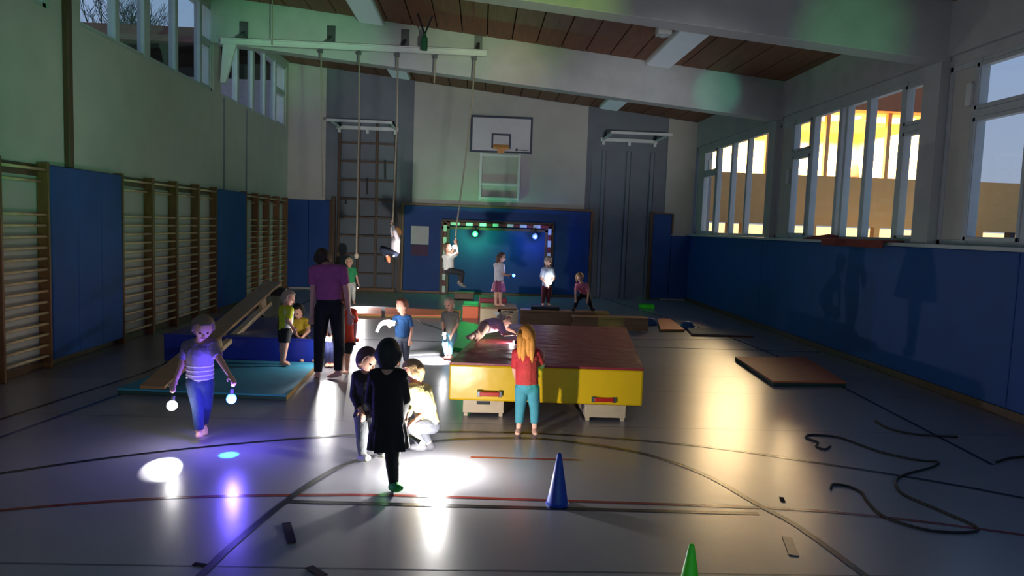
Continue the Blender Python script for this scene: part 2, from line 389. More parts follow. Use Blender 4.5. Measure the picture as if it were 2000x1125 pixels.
for n, (px, py) in enumerate(((1385, 322), (1538, 345), (1893, 185))):
    p = PX(px, py, XW-0.09)
    h = MB().box(p.x-0.02, p.x+0.055, p.y-0.05, p.y+0.05, p.z-0.14, p.z+0.14)
    h.build('window_opener', 'metal_white', label='small pale opener box on the panel of the %s' % ['window nearest the end wall', 'large middle window', 'window at the right edge'][n], cat='window opener', bevel=0.01, off=(p.x, p.y, p.z))
XWL = XL-0.08
def yl(px, py): return PX(px, py, XWL).y
window(4, 'high left window in front of the bare trees', XWL, 14.85, 10.05, SILL_L, TOP_L, [(yl(222, 100), .12), (yl(281, 115), .2), (yl(339, 145), .12), (yl(387, 165), .1)], [(yl(387, 165), 14.85, 5.35)], casements=[(14.80, yl(387, 165)+0.05, SILL_L+0.06, 5.3)])
window(5, 'high left window nearest the end wall', XWL, 20.2, 15.25, SILL_L, TOP_L, [(16.37, .12), (17.45, .16), (18.38, .1), (19.28, .12)], [(20.2, 19.28, 5.35)], casements=[(20.15, 19.33, SILL_L+0.06, 5.3)])
window(6, 'high left window cut off by the upper left corner', XWL, 9.35, 4.8, SILL_L, TOP_L, [(8.6, .1), (7.6, .14), (6.5, .1)], [])

# ------------------------------------------------------------------ outside, right: a lit wing across the yard
YX = 23.0; KW = YX/25.0
bl = empty('neighbouring_wing', (12.1*KW, YX, 0), 'warmly lit wing of the school seen through the right windows', 'building')
def wz(z): return 1.95+(z-1.95)*KW if z > 0.5 else z
def wbox(name, m, x0, x1, y0, y1, z0, z1): return MB().box(x0*KW, x1*KW, YX+y0, YX+y1, wz(z0), wz(z1)).build(name, m, bl)
ZP, ZE = 4.13, 6.4
wbox('parapet_wall', 'ext_tan', 6.8, 34, 0, 0.3, 2.38, ZP)
wbox('wall', 'ext_tan', 6.8, 7.9, 0, 0.3, ZP, 8.2); wbox('wall', 'ext_tan', 16.0, 16.4, 0, 0.3, ZP, 8.2)
wbox('eaves', 'ext_brown', 6.8, 16.4, -0.3, 0.3, ZE, 8.2)
wbox('back_wall', 'ext_cream', 7.7, 16.2, 5, 5.2, 2.8, ZE+0.2)
wbox('side_wall', 'ext_cream', 7.7, 7.9, 0.3, 5, 2.8, ZE+0.2); wbox('side_wall', 'ext_cream', 16.0, 16.2, 0.3, 5, 2.8, ZE+0.2)
wbox('room_ceiling', 'ext_cream', 7.7, 16.2, 0.3, 5.2, ZE, ZE+0.2); wbox('room_floor', 'ext_tan', 7.7, 16.2, 0.3, 5.2, 2.8, 3.0)
for k in range(4): wbox('room_lamp', 'ext_lamp', 8.3+2.0*k, 9.7+2.0*k, 0.8, 1.6, ZE-0.08, ZE-0.005)
wbox('coat_rail', 'wood_cream', 8.0, 15.8, 3.9, 3.98, 5.0, 5.06)
for x in (10.0, 12.1, 14.3): wbox('window_post', 'ext_tan', x-0.07, x+0.07, 0.05, 0.2, ZP, ZE)
wbox('base_wall', 'ext_tan', 6.8, 34, 0.1, 0.3, 0, 0.9); wbox('lobby_glow_wall', 'ext_lobby_glow', 6.8, 34, 2.7, 2.8, 0, 2.38)  # this wall itself glows, standing in for the lit ground floor
for x in (7.5, 8.8, 9.3, 10.5, 11.8, 12.7, 14.1, 14.9, 16.3, 17.4, 17.9, 19.1, 20.2, 21.7, 23.3): wbox('pillar', 'ext_dark' if x in (14.9, 19.1) else 'ext_tan', x-0.1, x+0.1, 0, 0.25, 0, 2.38)
for i, px in enumerate((1596, 1618, 1672, 1742, 1768)):
    p = PY(px, 320, YX+3.8)
    c = MB().lathe((p.x, YX+3.85, 4.1), [(0.18, 0), (0.17, 0.3), (0.11, 0.6), (0.04, 0.75)], 12)
    c.build('hanging_coat', 'ext_cream' if i in (0, 1, 4) else 'red_cloth', label='%s coat hanging on the rail behind the lit window, %s' % (('pale', 'pale', 'reddish', 'reddish', 'pale')[i], ('leftmost', 'second from the left', 'third from the left', 'fourth from the left', 'rightmost')[i]), cat='coat', group='coats in the lit cloakroom', smooth=True, off=(p.x, YX+3.85, 4.1))
MB().box(-60, 80, 20.9, 90, -0.3, -0.1).build('ground', 'ground', label='dark yard outside the hall', kind='structure')
# outside, left: dark wing with a brown roof edge, bare trees above it
bw = empty('dark_wing', (-13, 26, 0), 'dark building wing with a brown roof edge behind the high left windows', 'building')
MB().box(-40, -6.2, 25.2, 25.5, 7.75, 8.25).build('fascia', 'ext_fascia', bw)
MB().box(-40, -6.2, 25.4, 34, 8.0, 8.2).build('roof', 'ext_dark', bw)
MB().box(-40, -6.2, 28, 28.3, 5.5, 8.0).build('upper_wall', 'ext_dark', bw)
MB().box(-40, -6.2, 26.2, 26.5, 0, 6.8).build('wall', 'ext_wall', bw)
def bare_tree(name, label, base, h, seed):
    rnd = random.Random(seed); b = MB()
    def grow(p, d, L, r, lev):
        q = p+d*L; b.tube([p, (p+q)/2+Vector((rnd.uniform(-1,1), rnd.uniform(-1,1), 0))*L*0.04, q], [r, r*0.85, r*0.7], 5, False)
        if lev == 0: return
        for k in range(3 if lev > 1 else 4):
            nd = (d+Vector((rnd.uniform(-1,1), rnd.uniform(-1,1), rnd.uniform(-0.15,0.7)))*0.75).normalized()
            grow(p+d*L*rnd.uniform(0.55, 1.0), nd, L*rnd.uniform(0.55, 0.8), r*0.6, lev-1)
    e = empty(name, base, label, 'tree', 'bare trees beyond the dark wing')
    b.tube([base, Vector(base)+Vector((0,0,h*0.35))], [0.22, 0.17], 8).build('trunk', 'bark', e); b.v = []; b.f = []
    for k in range(4): grow(Vector(base)+Vector((0,0,h*0.33)), Vector((rnd.uniform(-.6,.6), rnd.uniform(-.6,.6), 1)).normalized(), h*0.26, 0.11, 5)
    b.build('branches', 'bark', e)
bare_tree('bare_tree', 'leafless tree behind the dark wing, leftmost seen through the high left window', (-31.0, 40, 0), 15.5, 3)
bare_tree('bare_tree', 'leafless tree behind the dark wing, middle of the three', (-22.0, 44, 0), 15.5, 5)
bare_tree('bare_tree', 'leafless tree behind the dark wing, rightmost of the three', (-15.0, 50, 0), 14.5, 8)
# ================================================================== FIXED EQUIPMENT
# ceiling luminaires
def luminaire(x, y0, y1, label):
    s = -0.1; z = ZC(x)-0.01; w = 0.26
    e = empty('ceiling_light', (x, (y0+y1)/2, z), label, 'ceiling light', 'long ceiling lights')
    def slab(w, z0, z1, ya, yb): return MB().hexa([(x-w,ya,z0+w*0.1),(x+w,ya,z0-w*0.1),(x+w,yb,z0-w*0.1),(x-w,yb,z0+w*0.1)], [(x-w,ya,z1+w*0.1),(x+w,ya,z1-w*0.1),(x+w,yb,z1-w*0.1),(x-w,yb,z1+w*0.1)])
    slab(w, z-0.06, z+0.01, y0, y1).build('housing', 'metal_white', e, bevel=0.006)
    slab(w-0.03, z-0.085, z-0.058, y0+0.03, y1-0.03).build('diffuser', 'luminaire', e, bevel=0.008)
luminaire(3.46, 12.0, 14.6, 'long pale ceiling light at upper right between the two concrete beams')
luminaire(-2.27, 12.0, 14.62, 'long pale ceiling light at the top left of centre, cut by the frame')
luminaire(-2.27, 17.4, 19.9, 'small looking ceiling light behind the rope rail beam')
luminaire(3.43, 17.4, 20.0, 'far ceiling light above the folded bracket at right')
p = Vector((3.0, 12.35, ZC(3.0)))
e = empty('smoke_detector', p, 'small white box on the ceiling beside the right ceiling light', 'smoke detector')
MB().box(p.x-0.12, p.x+0.12, p.y-0.12, p.y+0.12, p.z-0.12, p.z+0.02).build('housing', 'metal_white', e, bevel=0.02)
MB().lathe((p.x, p.y, p.z-0.15), [(0.05, 0), (0.07, 0.02), (0.07, 0.04)], 12).build('sensor', 'frame_white', e)

# ------------------------------------------------------------------ wall pads
def pad(name, x0, x1, y0, y1, z0, z1, label, frame=None, n=1, axis='x'):
    e = empty(name, ((x0+x1)/2, (y0+y1)/2, z0), label, 'wall pad', 'blue wall pads')
    for k in range(n):
        if axis == 'x': a = x0+(x1-x0)*k/n; b = x0+(x1-x0)*(k+1)/n; MB().box(a+0.004, b-0.004, y0, y1, z0, z1).build('cushion', 'pad_blue', e, bevel=0.012)
        else: a = y0+(y1-y0)*k/n; b = y0+(y1-y0)*(k+1)/n; MB().box(x0, x1, a+0.004, b-0.004, z0, z1).build('cushion', 'pad_blue', e, bevel=0.012)
    return e
YP = YF-0.07
e = pad('wall_pad', -2.15, 3.13, YP, YF, 0.06, 2.46, 'wide blue wall pad in a wood frame behind the goal', n=1)
MB().box(-2.22, 3.20, YP-0.01, YF, 2.46, 2.52).build('wood_frame', 'wood', e, bevel=0.006)
MB().box(-2.22, 3.20, YP-0.02, YF, 0.0, 0.06).build('wood_frame', 'wood', e, bevel=0.006)
for x in (-2.22, 3.13): MB().box(x, x+0.07, YP-0.01, YF, 0.06, 2.46).build('wood_frame', 'wood', e, bevel=0.006)
e = pad('wall_pad', XL+0.02, -4.22, YP, YF, 0.05, 2.5, 'narrow blue wall pad in the far left corner', n=2)
MB().box(-4.22, -4.14, YP-0.01, YF, 0, 2.5).build('wood_frame', 'wood_dark', e, bevel=0.006)
e = pad('wall_pad', 4.93, 5.47, YP, YF, 0.05, 2.46, 'tall narrow blue wall pad beside the far right corner', n=1)
MB().box(4.83, 4.93, YP-0.02, YF, 0, 2.52).build('wood_frame', 'wood_dark', e, bevel=0.006)
MB().box(4.93, 5.52, YP-0.01, YF, 2.46, 2.50).build('wood_frame', 'wood', e, bevel=0.006)
MB().box(5.47, 5.52, YP-0.01, YF, 1.9, 2.46).build('wood_frame', 'wood', e, bevel=0.006)
pad('wall_pad', 5.475, XR, YP, YF, 0.05, 1.86, 'low blue wall pad filling the far right corner')
for i, (a, b) in enumerate(((3.0, 7.7), (7.7, 15.0), (15.0, YP-0.02))):
    pad('wall_pad', XR-0.09, XR, a, b, 0.10, SILL_R-0.03, ['blue wall pad at the right picture edge under the dusk window', 'long blue wall pad under the large lit window', 'blue wall pad on the right wall nearest the end wall'][i], axis='y')
XP = -5.30
pad('wall_pad', XL, XP+0.05, 9.07, 10.82, 0.10, 2.5, 'blue wall pad between the nearest wall bars on the left wall', n=3, axis='y')
pad('wall_pad', XL, XP+0.05, 14.68, 16.42, 0.10, 2.5, 'blue wall pad between the middle and the far wall bars', n=3, axis='y')

# ------------------------------------------------------------------ wall bars
RUNGS = [2.44, 2.30] + [1.90-0.1335*k for k in range(14)]
def wall_bars(y0, y1, label):
    e = empty('wall_bars', (XL, (y0+y1)/2, 0), label, 'wall bars', 'wooden wall bars')
    for y in (y0+0.02, y1-0.02): MB().box(XL+0.01, XL+0.15, y-0.018, y+0.018, 0, 2.53).build('side_rail', 'wood', e, bevel=0.005)
    first = None
    for k, z in enumerate(RUNGS):
        x = XL+0.115 if k != 1 else XL+0.06
        if first is None or k == 1:
            o = MB().tube([(x, y0+0.03, z), (x, y1-0.03, z)], 0.019, 8).build('rung', 'wood_rung', e, smooth=True)
            if first is None: first = o
        else:
            o = first.copy(); COL.objects.link(o); o.location = (0, 0, z-RUNGS[0])
    MB().box(XL+0.005, XL+0.03, y0+0.03, y1-0.03, 2.36, 2.5).build('top_board', 'wood_dark', e)
wall_bars(8.13, 9.05, 'wooden wall bars at the left picture edge, nearest to the camera')
ys = [10.84, 11.84, 12.75, 13.72, 14.65]
for i in range(4): wall_bars(ys[i], ys[i+1], 'wooden wall bars in the middle group of four, %s' % ['nearest the camera', 'second from the camera', 'third from the camera', 'last before the blue pad'][i])
for i in range(4): wall_bars(16.44+0.87*i, 16.44+0.87*(i+1), 'wooden wall bars in the far group of four, %s' % ['nearest the camera', 'second from the camera', 'third from the camera', 'nearest the end wall'][i])
p0 = PX(137, 320, XL+0.05); 
MB().box(XL+0.002, XL+0.08, p0.y-0.05, p0.y+0.05, 2.51, 6.1).build('downpipe', 'wood_dark', label='dark vertical duct on the left wall above the first blue pad', cat='pipe', bevel=0.01, off=(XL+0.04, p0.y, 2.51))

for i, (px, py) in enumerate(((436, 250), (480, 290))):
    q = PX(px, py, XL); MB().box(XL+0.001, XL+0.03, q.y-0.015, q.y+0.015, 2.53, 4.40).build('cable_duct', 'wall_grey', label='thin grey cable duct on the left wall, %s' % ['below the pillar between the high windows', 'below the far high window'][i], cat='cable duct', off=(XL, q.y, 2.53))
# ------------------------------------------------------------------ climbing grid and brackets on the end wall
g = empty('climbing_grid', (-3.2, YF-0.15, 0), 'wooden climbing grid on the end wall, left of the goal', 'climbing frame')
YG = YF-0.12
for px in (662, 700, 735, 771):
    x = PY(px, 400, YG).x; MB().box(x-0.035, x+0.035, YG-0.03, YG+0.03, 0.02, 4.66).build('post', 'wood_dark', g, bevel=0.006)
xa, xb = PY(662, 400, YG).x, PY(771, 400, YG).x
for py in (280, 316, 353, 390, 425, 461, 497, 534):
    z = PY(715, py, YG).z; MB().box(xa, xb, YG-0.02, YG+0.02, z-0.025, z+0.025).build('rung', 'wood_dark', g, bevel=0.005)
MB().box(xa-0.06, xb+0.06, YG-0.04, YG+0.10, 0.0, 0.10).build('base_rail', 'wood', g, bevel=0.006)
MB().box(xa-0.2, xa-0.1, YG-0.02, YG+0.10, 0.0, 2.6).build('side_post', 'wood_dark', g, bevel=0.006)
MB().box(xb+0.1, xb+0.2, YG-0.02, YG+0.10, 0.0, 2.4).build('side_post', 'wood_dark', g, bevel=0.006)
def bracket(xa, xb, z, yout, label):
    b = empty('wall_bracket', ((xa+xb)/2, YF, z), label, 'bracket', 'white folding brackets')
    MB().box(xa-0.05, xb+0.05, YG-0.08, YG-0.02, z-0.05, z+0.05).build('wall_rail', 'metal_white', b, bevel=0.008)
    MB().box(xa-0.05, xb+0.05, yout-0.03, yout+0.03, z-0.035, z+0.035).build('front_rail', 'metal_white', b, bevel=0.008)
    for x in (xa+0.02, xb-0.02): MB().box(x-0.025, x+0.025, yout, YG, z-0.025, z+0.025).build('arm', 'metal_white', b, bevel=0.006)
    for x in (xa+0.03, (xa+xb)/2, xb-0.03): MB().box(x-0.04, x+0.04, YG-0.12, YG-0.03, z-0.15, z-0.04).build('hinge', 'metal_white', b, bevel=0.008)
    for x in (xa+0.05, xb-0.05): MB().bar((x, YG-0.02, z+0.02), (x, YG-0.35, z+0.16), 0.05, 0.05).build('strut', 'black', b)
zb = PY(715, 251, YG).z
bracket(PY(662, 250, YG).x, PY(775, 250, YG).x, zb, 18.9, 'white folding bracket on top of the wooden climbing grid')
zb2 = PY(1227, 275, YG).z
bracket(PY(1176, 273, YG).x, PY(1280, 277, YG).x, zb2, 18.7, 'white folding bracket over the empty grey recess at right')
# dark straps hanging on the grid
for i, (px, py, l) in enumerate(((717, 358, .3), (752, 325, .35), (675, 390, .12), (752, 502, .12))):
    p = PY(px, py, YG-0.05); MB().bar((p.x, p.y, p.z+l/2), (p.x+0.01, p.y, p.z-l), 0.05, 0.02).build('strap', 'black', label='short dark strap hanging on the climbing grid, %s' % ['long one in the middle column', 'long one in the right column', 'small one at left', 'small one below the hanging person'][i], cat='strap', group='straps on the climbing grid', off=p)

# ------------------------------------------------------------------ basketball board
bk = empty('basketball_board', (0.5, YF, 3.98), 'white basketball backboard with a dark border and folded orange hoop', 'backboard')
YK = 20.05
a = PY(921, 226, YK); b = PY(1039, 297, YK); x0, x1, z1, z0 = PY(919, 260, YK).x, PY(1040, 260, YK).x, PY(980, 227, YK).z, PY(980, 299, YK).z
MB().box(x0, x1, YK, YK+0.04, z0, z1).build('board', 'board_white', bk, bevel=0.004)
t = 0.055
for q in ((x0, x1, z0, z0+t), (x0, x1, z1-t, z1), (x0, x0+t, z0+t, z1-t), (x1-t, x1, z0+t, z1-t)): MB().box(q[0], q[1], YK-0.012, YK+0.005, q[2], q[3]).build('border', 'board_blue', bk)
xi0, xi1 = PY(960, 270, YK).x, PY(998, 270, YK).x; zi0, zi1 = PY(979, 290, YK).z, PY(979, 261, YK).z
for q in ((xi0, xi1, zi1-0.05, zi1), (xi0, xi0+0.05, zi0, zi1-0.05), (xi1-0.05, xi1, zi0, zi1-0.05)): MB().box(q[0], q[1], YK-0.012, YK+0.005, q[2], q[3]).build('target_square', 'board_blue', bk)
xm = (xi0+xi1)/2
h = MB().box(xm-0.22, xm+0.22, YK-0.05, YK-0.012, zi0-0.02, zi0+0.10).box(xm-0.10, xm+0.10, YK-0.07, YK-0.012, zi0-0.14, zi0+0.02).build('hoop_plate', 'orange_metal', bk, bevel=0.008)
MB().tube([(xm+0.21*math.cos(a), YK-0.28+0.21*math.sin(a), zi0+0.03) for a in [2*math.pi*k/24 for k in range(25)]], 0.011, 6, False).build('hoop_ring', 'orange_metal', bk, smooth=True)
lx, lz = PY(1008, 293, YK).x, PY(1008, 295.5, YK).z     # small dark emblem and wordmark on the board
lg = MB()
for k in range(7): lg.box(lx+0.06+0.042*k, lx+0.09+0.042*k, YK-0.012, YK-0.004, lz+0.02, lz+0.055)
lg.hexa([(lx-0.03,YK-0.012,lz+0.01),(lx+0.045,YK-0.012,lz+0.01),(lx+0.045,YK-0.004,lz+0.01),(lx-0.03,YK-0.004,lz+0.01)], [(lx,YK-0.012,lz+0.09),(lx+0.05,YK-0.012,lz+0.06),(lx+0.05,YK-0.004,lz+0.06),(lx,YK-0.004,lz+0.09)])
lg.build('wordmark', 'board_blue', bk)
for x in (PY(938, 350, YF-0.1).x, PY(1013, 350, YF-0.1).x): MB().box(x-0.04, x+0.04, YF-0.12, YF-0.03, PY(975, 392, YF).z, z0+0.1).build('support_rail', 'metal_white', bk, bevel=0.006)
for py in (304, 361, 388):
    z = PY(975, py, YF).z; MB().box(PY(938, 350, YF-0.1).x, PY(1013, 350, YF-0.1).x, YF-0.10, YF-0.04, z-0.035, z+0.035).build('cross_rail', 'metal_white', bk, bevel=0.006)
for x in (x0+0.35, x1-0.35): MB().box(x-0.03, x+0.03, YK+0.03, YF, z0+0.2, z0+0.26).build('arm', 'metal_grey', bk)

# ------------------------------------------------------------------ handball goal
go = empty('handball_goal', (0.48, YF-0.25, 0), 'red and white handball goal in front of the blue end wall pad', 'goal')
YQ = YF-0.32
gx0, gx1, gz = PY(868, 500, YQ).x, PY(1072, 500, YQ).x, 2.0
for x in (gx0, gx1):
    MB().box(x-0.04, x+0.04, YQ-0.04, YQ+0.04, 0, gz).build('goal_post', 'goal_red', go, bevel=0.006)
    for dx in (-0.085, 0.085): MB().box(x+dx-0.04, x+dx+0.04, YQ+0.04, YQ+0.10, 0, gz+0.06).build('post_batten', 'wood_dark', go, bevel=0.004)
    for k in range(6): MB().box(x-0.042, x+0.042, YQ-0.044, YQ+0.044, 0.06+0.34*k, 0.24+0.34*k).build('white_band', 'goal_white', go)
MB().box(gx0-0.04, gx1+0.04, YQ-0.04, YQ+0.04, gz-0.06, gz+0.02).build('crossbar', 'goal_red', go, bevel=0.006)
for dz in (-0.13, 0.06): MB().box(gx0-0.1, gx1+0.1, YQ+0.04, YQ+0.10, gz+dz-0.035, gz+dz+0.035).build('bar_batten', 'wood_dark', go, bevel=0.004)
for k, (u, v) in enumerate(((875, 930), (970, 1010), (1052, 1092), (1133, 1167), (1222, 1258), (1298, 1340), (1380, 1423))):
    a, b = PY(600+u/3.125, 440, YQ).x, PY(600+v/3.125, 440, YQ).x; MB().box(a, b, YQ-0.044, YQ+0.044, gz-0.062, gz+0.022).build('white_band', 'goal_white', go)
for x in (gx0, gx1): MB().box(x-0.03, x+0.03, YQ+0.02, YP, 0, 0.05).build('foot_rail', 'metal_grey', go)
# sheet on the pad, built for an unclear pale shape
sp0, sp1 = PY(803, 441, YP-0.01), PY(837, 478, YP-0.01)
sh = empty('pale_sheet', ((sp0.x+sp1.x)/2, YP-0.01, sp1.z), 'pale sheet with a dark lower part on the blue pad left of the goal', 'poster')
MB().box(sp0.x, sp1.x, YP-0.012, YP-0.002, sp1.z, sp0.z).build('sheet', 'sheet_white', sh)
MB().box(sp0.x+0.02, sp1.x, YP-0.010, YP-0.002, sp1.z-0.32, sp1.z-0.01).build('lower_sheet', 'sheet_red', sh)

# disco lamps under the crossbar
def disco(px, py, m, col, label, power):
    p = PY(px, py, YQ-0.16)
    e = empty('disco_lamp', (p.x, p.y, p.z), label, 'party light', 'small party lights on the goal')
    MB().ell(p, (0.075, 0.075, 0.075), nu=16, nv=10).build('bulb', m, e, smooth=True)
    MB().lathe((p.x, p.y, p.z+0.062), [(0.05, 0), (0.06, 0.03), (0.03, 0.05)], 14).build('socket', 'black', e)
    MB().tube([(p.x, p.y, p.z+0.1), (p.x, YQ-0.037, gz-0.05)], 0.008, 6).build('hook', 'black', e)
    lamp_point('disco_glow', (p.x, p.y-0.14, p.z-0.03), power, col, 0.05, e)
disco(928, 457, 'bulb_green', (0.08, 1.0, 0.25), 'glowing green party light hanging under the goal crossbar', 42)
disco(1045, 462, 'bulb_deep_blue', (0.15, 0.22, 1.0), 'glowing blue party light hanging under the goal crossbar', 16)

# ------------------------------------------------------------------ rope rail and climbing ropes
YRL, ZRL = 14.25, 5.27
rl = empty('rope_rail', (-2.5, YRL, ZRL), 'white steel rail for climbing ropes on the concrete beam', 'rail')
MB().box(-5.05, 0.02, YRL-0.05, YRL+0.05, ZRL-0.05, ZRL-0.03).box(-5.05, 0.02, YRL-0.05, YRL+0.05, ZRL+0.05, ZRL+0.07).box(-5.05, 0.02, YRL-0.012, YRL+0.012, ZRL-0.03, ZRL+0.05).build('rail_beam', 'metal_white', rl)
for x in (-4.75, -3.05, -1.6, -0.15):
    MB().bar((x, YRL, ZRL+0.06), (x, 14.68, ZRL+0.30), 0.06, 0.05).build('hanger', 'metal_grey', rl); MB().box(x-0.08, x+0.08, 14.64, 14.68, ZRL+0.15, ZRL+0.5).build('wall_plate', 'metal_grey', rl)
MB().hexa([(-5.05,YRL-0.04,4.5),(-4.95,YRL-0.04,4.5),(-4.95,YRL+0.04,4.5),(-5.05,YRL+0.04,4.5)], [(-5.0,YRL-0.04,ZRL-0.05),(-4.75,YRL-0.04,ZRL-0.05),(-4.75,YRL+0.04,ZRL-0.05),(-5.0,YRL+0.04,ZRL-0.05)]).build('end_support', 'metal_white', rl, bevel=0.006)
def rope(pts, label, knot=True):
    e = empty('climbing_rope', pts[0], label, 'rope', 'climbing ropes')
    MB().tube(pts, 0.016, 8).build('rope_strand', 'rope', e, smooth=True)
    p = Vector(pts[0]); MB().box(p.x-0.035, p.x+0.035, p.y-0.04, p.y+0.04, p.z-0.03, p.z+0.038).build('runner', 'metal_grey', e, bevel=0.006)
    if knot:
        q = Vector(pts[-1]); MB().ell(q, (0.045, 0.045, 0.06)).build('knot', 'rope', e, smooth=True)
def rt(px, py): return PY(px, py, YRL)
z_ = ZRL-0.09
rope([(rt(627, 95).x, YRL, z_), (rt(629, 240).x, YRL+0.02, rt(629, 240).z), (rt(630, 380).x, YRL+0.02, rt(630, 385).z)], 'climbing rope nearest the left wall on the rope rail', False)
rope([(rt(702, 100).x, YRL, z_), rt(701, 250), rt(698, 380), rt(696, 500)], 'free hanging climbing rope with a knot beside the tall person in purple')
rope([(rt(777, 104).x, YRL, z_), rt(776, 220), rt(771, 340), rt(767, 434), rt(766, 470)], 'climbing rope that the curled up person hangs on', False)
rope([(rt(851, 107).x, YRL, z_), rt(850, 130), rt(848, 162)], 'short tied up climbing rope in the middle of the rail', False)
rope([(rt(928, 110).x, YRL, z_), rt(922, 200), rt(908, 320), rt(892, 440), rt(884, 530)], 'slanting climbing rope that the person in white swings on', False)
MB().tube([PY(532, -60, 14.1), PY(532, 88, 14.1)], 0.012, 6).build('pull_cord', 'rope', label='thin pull cord hanging in front of the left end of the rope rail', cat='cord', off=PY(532, 88, 14.1))
p = PY(829, 82, 13.9)
hk = empty('hoist_block', p, 'dark green block hanging on two straps from the ceiling', 'hoist')
MB().lathe((p.x, p.y, p.z-0.15), [(0.03, -0.0), (0.06, 0.0), (0.06, 0.22), (0.035, 0.26), (0.035, 0.31)], 14).build('block', 'hoist_green', hk, smooth=False)
for px in (816, 845):
    q = PY(px, 14, 13.6); q.z = ZC(q.x)-0.03
    MB().bar((p.x, p.y, p.z+0.14), q, 0.03, 0.015).build('strap', 'black', hk)
# ================================================================== MATS, BENCHES, CONES
def slab_thing(name, corners, z0, z1, m_top, m_side, label, cat='mat', group=None, edge=None, puff=0.0):
    """corners: 4 floor points (front left, front right, back right, back left)"""
    c = [Vector((p[0], p[1], 0)) for p in corners]; cen = sum(c, Vector())/4
    e = empty(name, (cen.x, cen.y, z0), label, cat, group)
    zs = z1-min(0.02, (z1-z0)*0.3)
    MB().hexa([(p.x, p.y, z0) for p in c], [(p.x, p.y, zs) for p in c]).build('side_cover', m_side, e, bevel=min(0.02, (z1-z0)*0.2))
    b = MB(); n = 12
    def P(u, v): return (c[0]*(1-u)+c[1]*u)*(1-v)+(c[3]*(1-u)+c[2]*u)*v
    vs = []
    for j in range(n+1):
        for i in range(n+1):
            u, v = i/n, j/n; p = P(u, v); edgef = min(u, 1-u, v, 1-v)
            z = z1 + puff*min(1, edgef*6)*(0.9+math.sin(u*9+v*4)*0.5+math.sin(u*5-v*11)*0.4)
            vs.append((p.x, p.y, z))
    fs = [(j*(n+1)+i, j*(n+1)+i+1, (j+1)*(n+1)+i+1, (j+1)*(n+1)+i) for j in range(n) for i in range(n)]
    k = len(vs)
    low = [(v[0], v[1], zs-0.001) for v in vs]
    ring = [i for i in range(n+1)] + [(j)*(n+1)+n for j in range(1, n+1)] + [n*(n+1)+i for i in range(n-1, -1, -1)] + [j*(n+1) for j in range(n-1, 0, -1)]
    b.add(vs+low, fs+[(ring[i], ring[(i+1) % len(ring)], k+ring[(i+1) % len(ring)], k+ring[i]) for i in range(len(ring))])
    b.build('top_cover', m_top, e)
    return e
# big crash mat
CM = [(-0.27, 7.20), (1.71, 7.13), (2.15, 10.19), (0.17, 10.24)]
cm = slab_thing('crash_mat', CM, 0.17, 0.56, 'mat_maroon', 'mat_yellow', 'thick yellow crash mat with a shiny dark red top, lying on boxes', puff=0.003)
for i, (px, py) in enumerate(((956, 769), (1179, 780))):
    p = PY(px, py, 7.15)
    MB().box(p.x-0.10, p.x+0.10, p.y-0.035, p.y-0.012, p.z-0.022, p.z+0.022).build('handle', 'handle_red', cm, label='red carrying handle', bevel=0.006)
    for s in (-1, 1): MB().box(p.x+s*0.105-0.022, p.x+s*0.105+0.022, p.y-0.028, p.y+0.03, p.z-0.028, p.z+0.028).build('rivet_plate', 'metal_grey', cm, bevel=0.004)
def kasten(x0, x1, y0, y1, h, label, hole=True):
    e = empty('box_section', ((x0+x1)/2, (y0+y1)/2, 0), label, 'box', 'wooden box sections')
    MB().box(x0, x1, y0, y0+0.03, 0.035, h).build('front_board', 'wood_cream', e, bevel=0.005)
    MB().box(x0, x1, y1-0.03, y1, 0.035, h).build('back_board', 'wood_cream', e, bevel=0.005)
    for x in (x0, x1-0.03): MB().box(x, x+0.03, y0+0.03, y1-0.03, 0.035, h).build('side_board', 'wood_cream', e, bevel=0.005)
    for x in (x0+0.01, x1-0.05):
        for y in (y0, y1-0.04): MB().box(x, x+0.04, y, y+0.04, 0, 0.036).build('foot', 'wood_cream', e, bevel=0.003)
    if hole: MB().box((x0+x1)/2-0.07, (x0+x1)/2+0.07, y0-0.003, y0+0.005, h-0.045, h-0.01).build('grip_slot', 'black', e, bevel=0.0)
kasten(-0.12, 0.30, 7.24, 8.9, 0.168, 'pale wooden box under the left front of the crash mat')
kasten(1.13, 1.55, 7.16, 8.8, 0.168, 'pale wooden box under the right front of the crash mat', False)
kasten(0.45, 0.9, 9.1, 10.05, 0.168, 'pale wooden box under the back left of the crash mat', False)
kasten(1.45, 1.9, 9.1, 10.05, 0.168, 'pale wooden box under the back right of the crash mat', False)
# blue thick mat and teal floor mat at left
slab_thing('soft_mat', [(-4.18, 9.68), (-2.16, 9.60), (-2.10, 11.6), (-4.10, 11.62)], 0, 0.36, 'mat_blue', 'mat_blue', 'thick dark blue soft mat beside the wall bars', puff=0.008)
tm = slab_thing('gym_mat', [(-3.86, 7.80), (-2.03, 7.68), (-2.09, 9.5), (-3.72, 9.56)], 0, 0.065, 'mat_teal', 'mat_edge_dark', 'teal gym mat in front of the dark blue soft mat')
MB().hexa([(-2.03, 7.70, 0.005), (-2.02, 7.70, 0.005), (-2.08, 9.48, 0.005), (-2.09, 9.48, 0.005)], [(-2.03, 7.70, 0.055), (-2.02, 7.70, 0.055), (-2.08, 9.48, 0.055), (-2.09, 9.48, 0.055)]).build('edge_strip', 'mat_edge', tm)
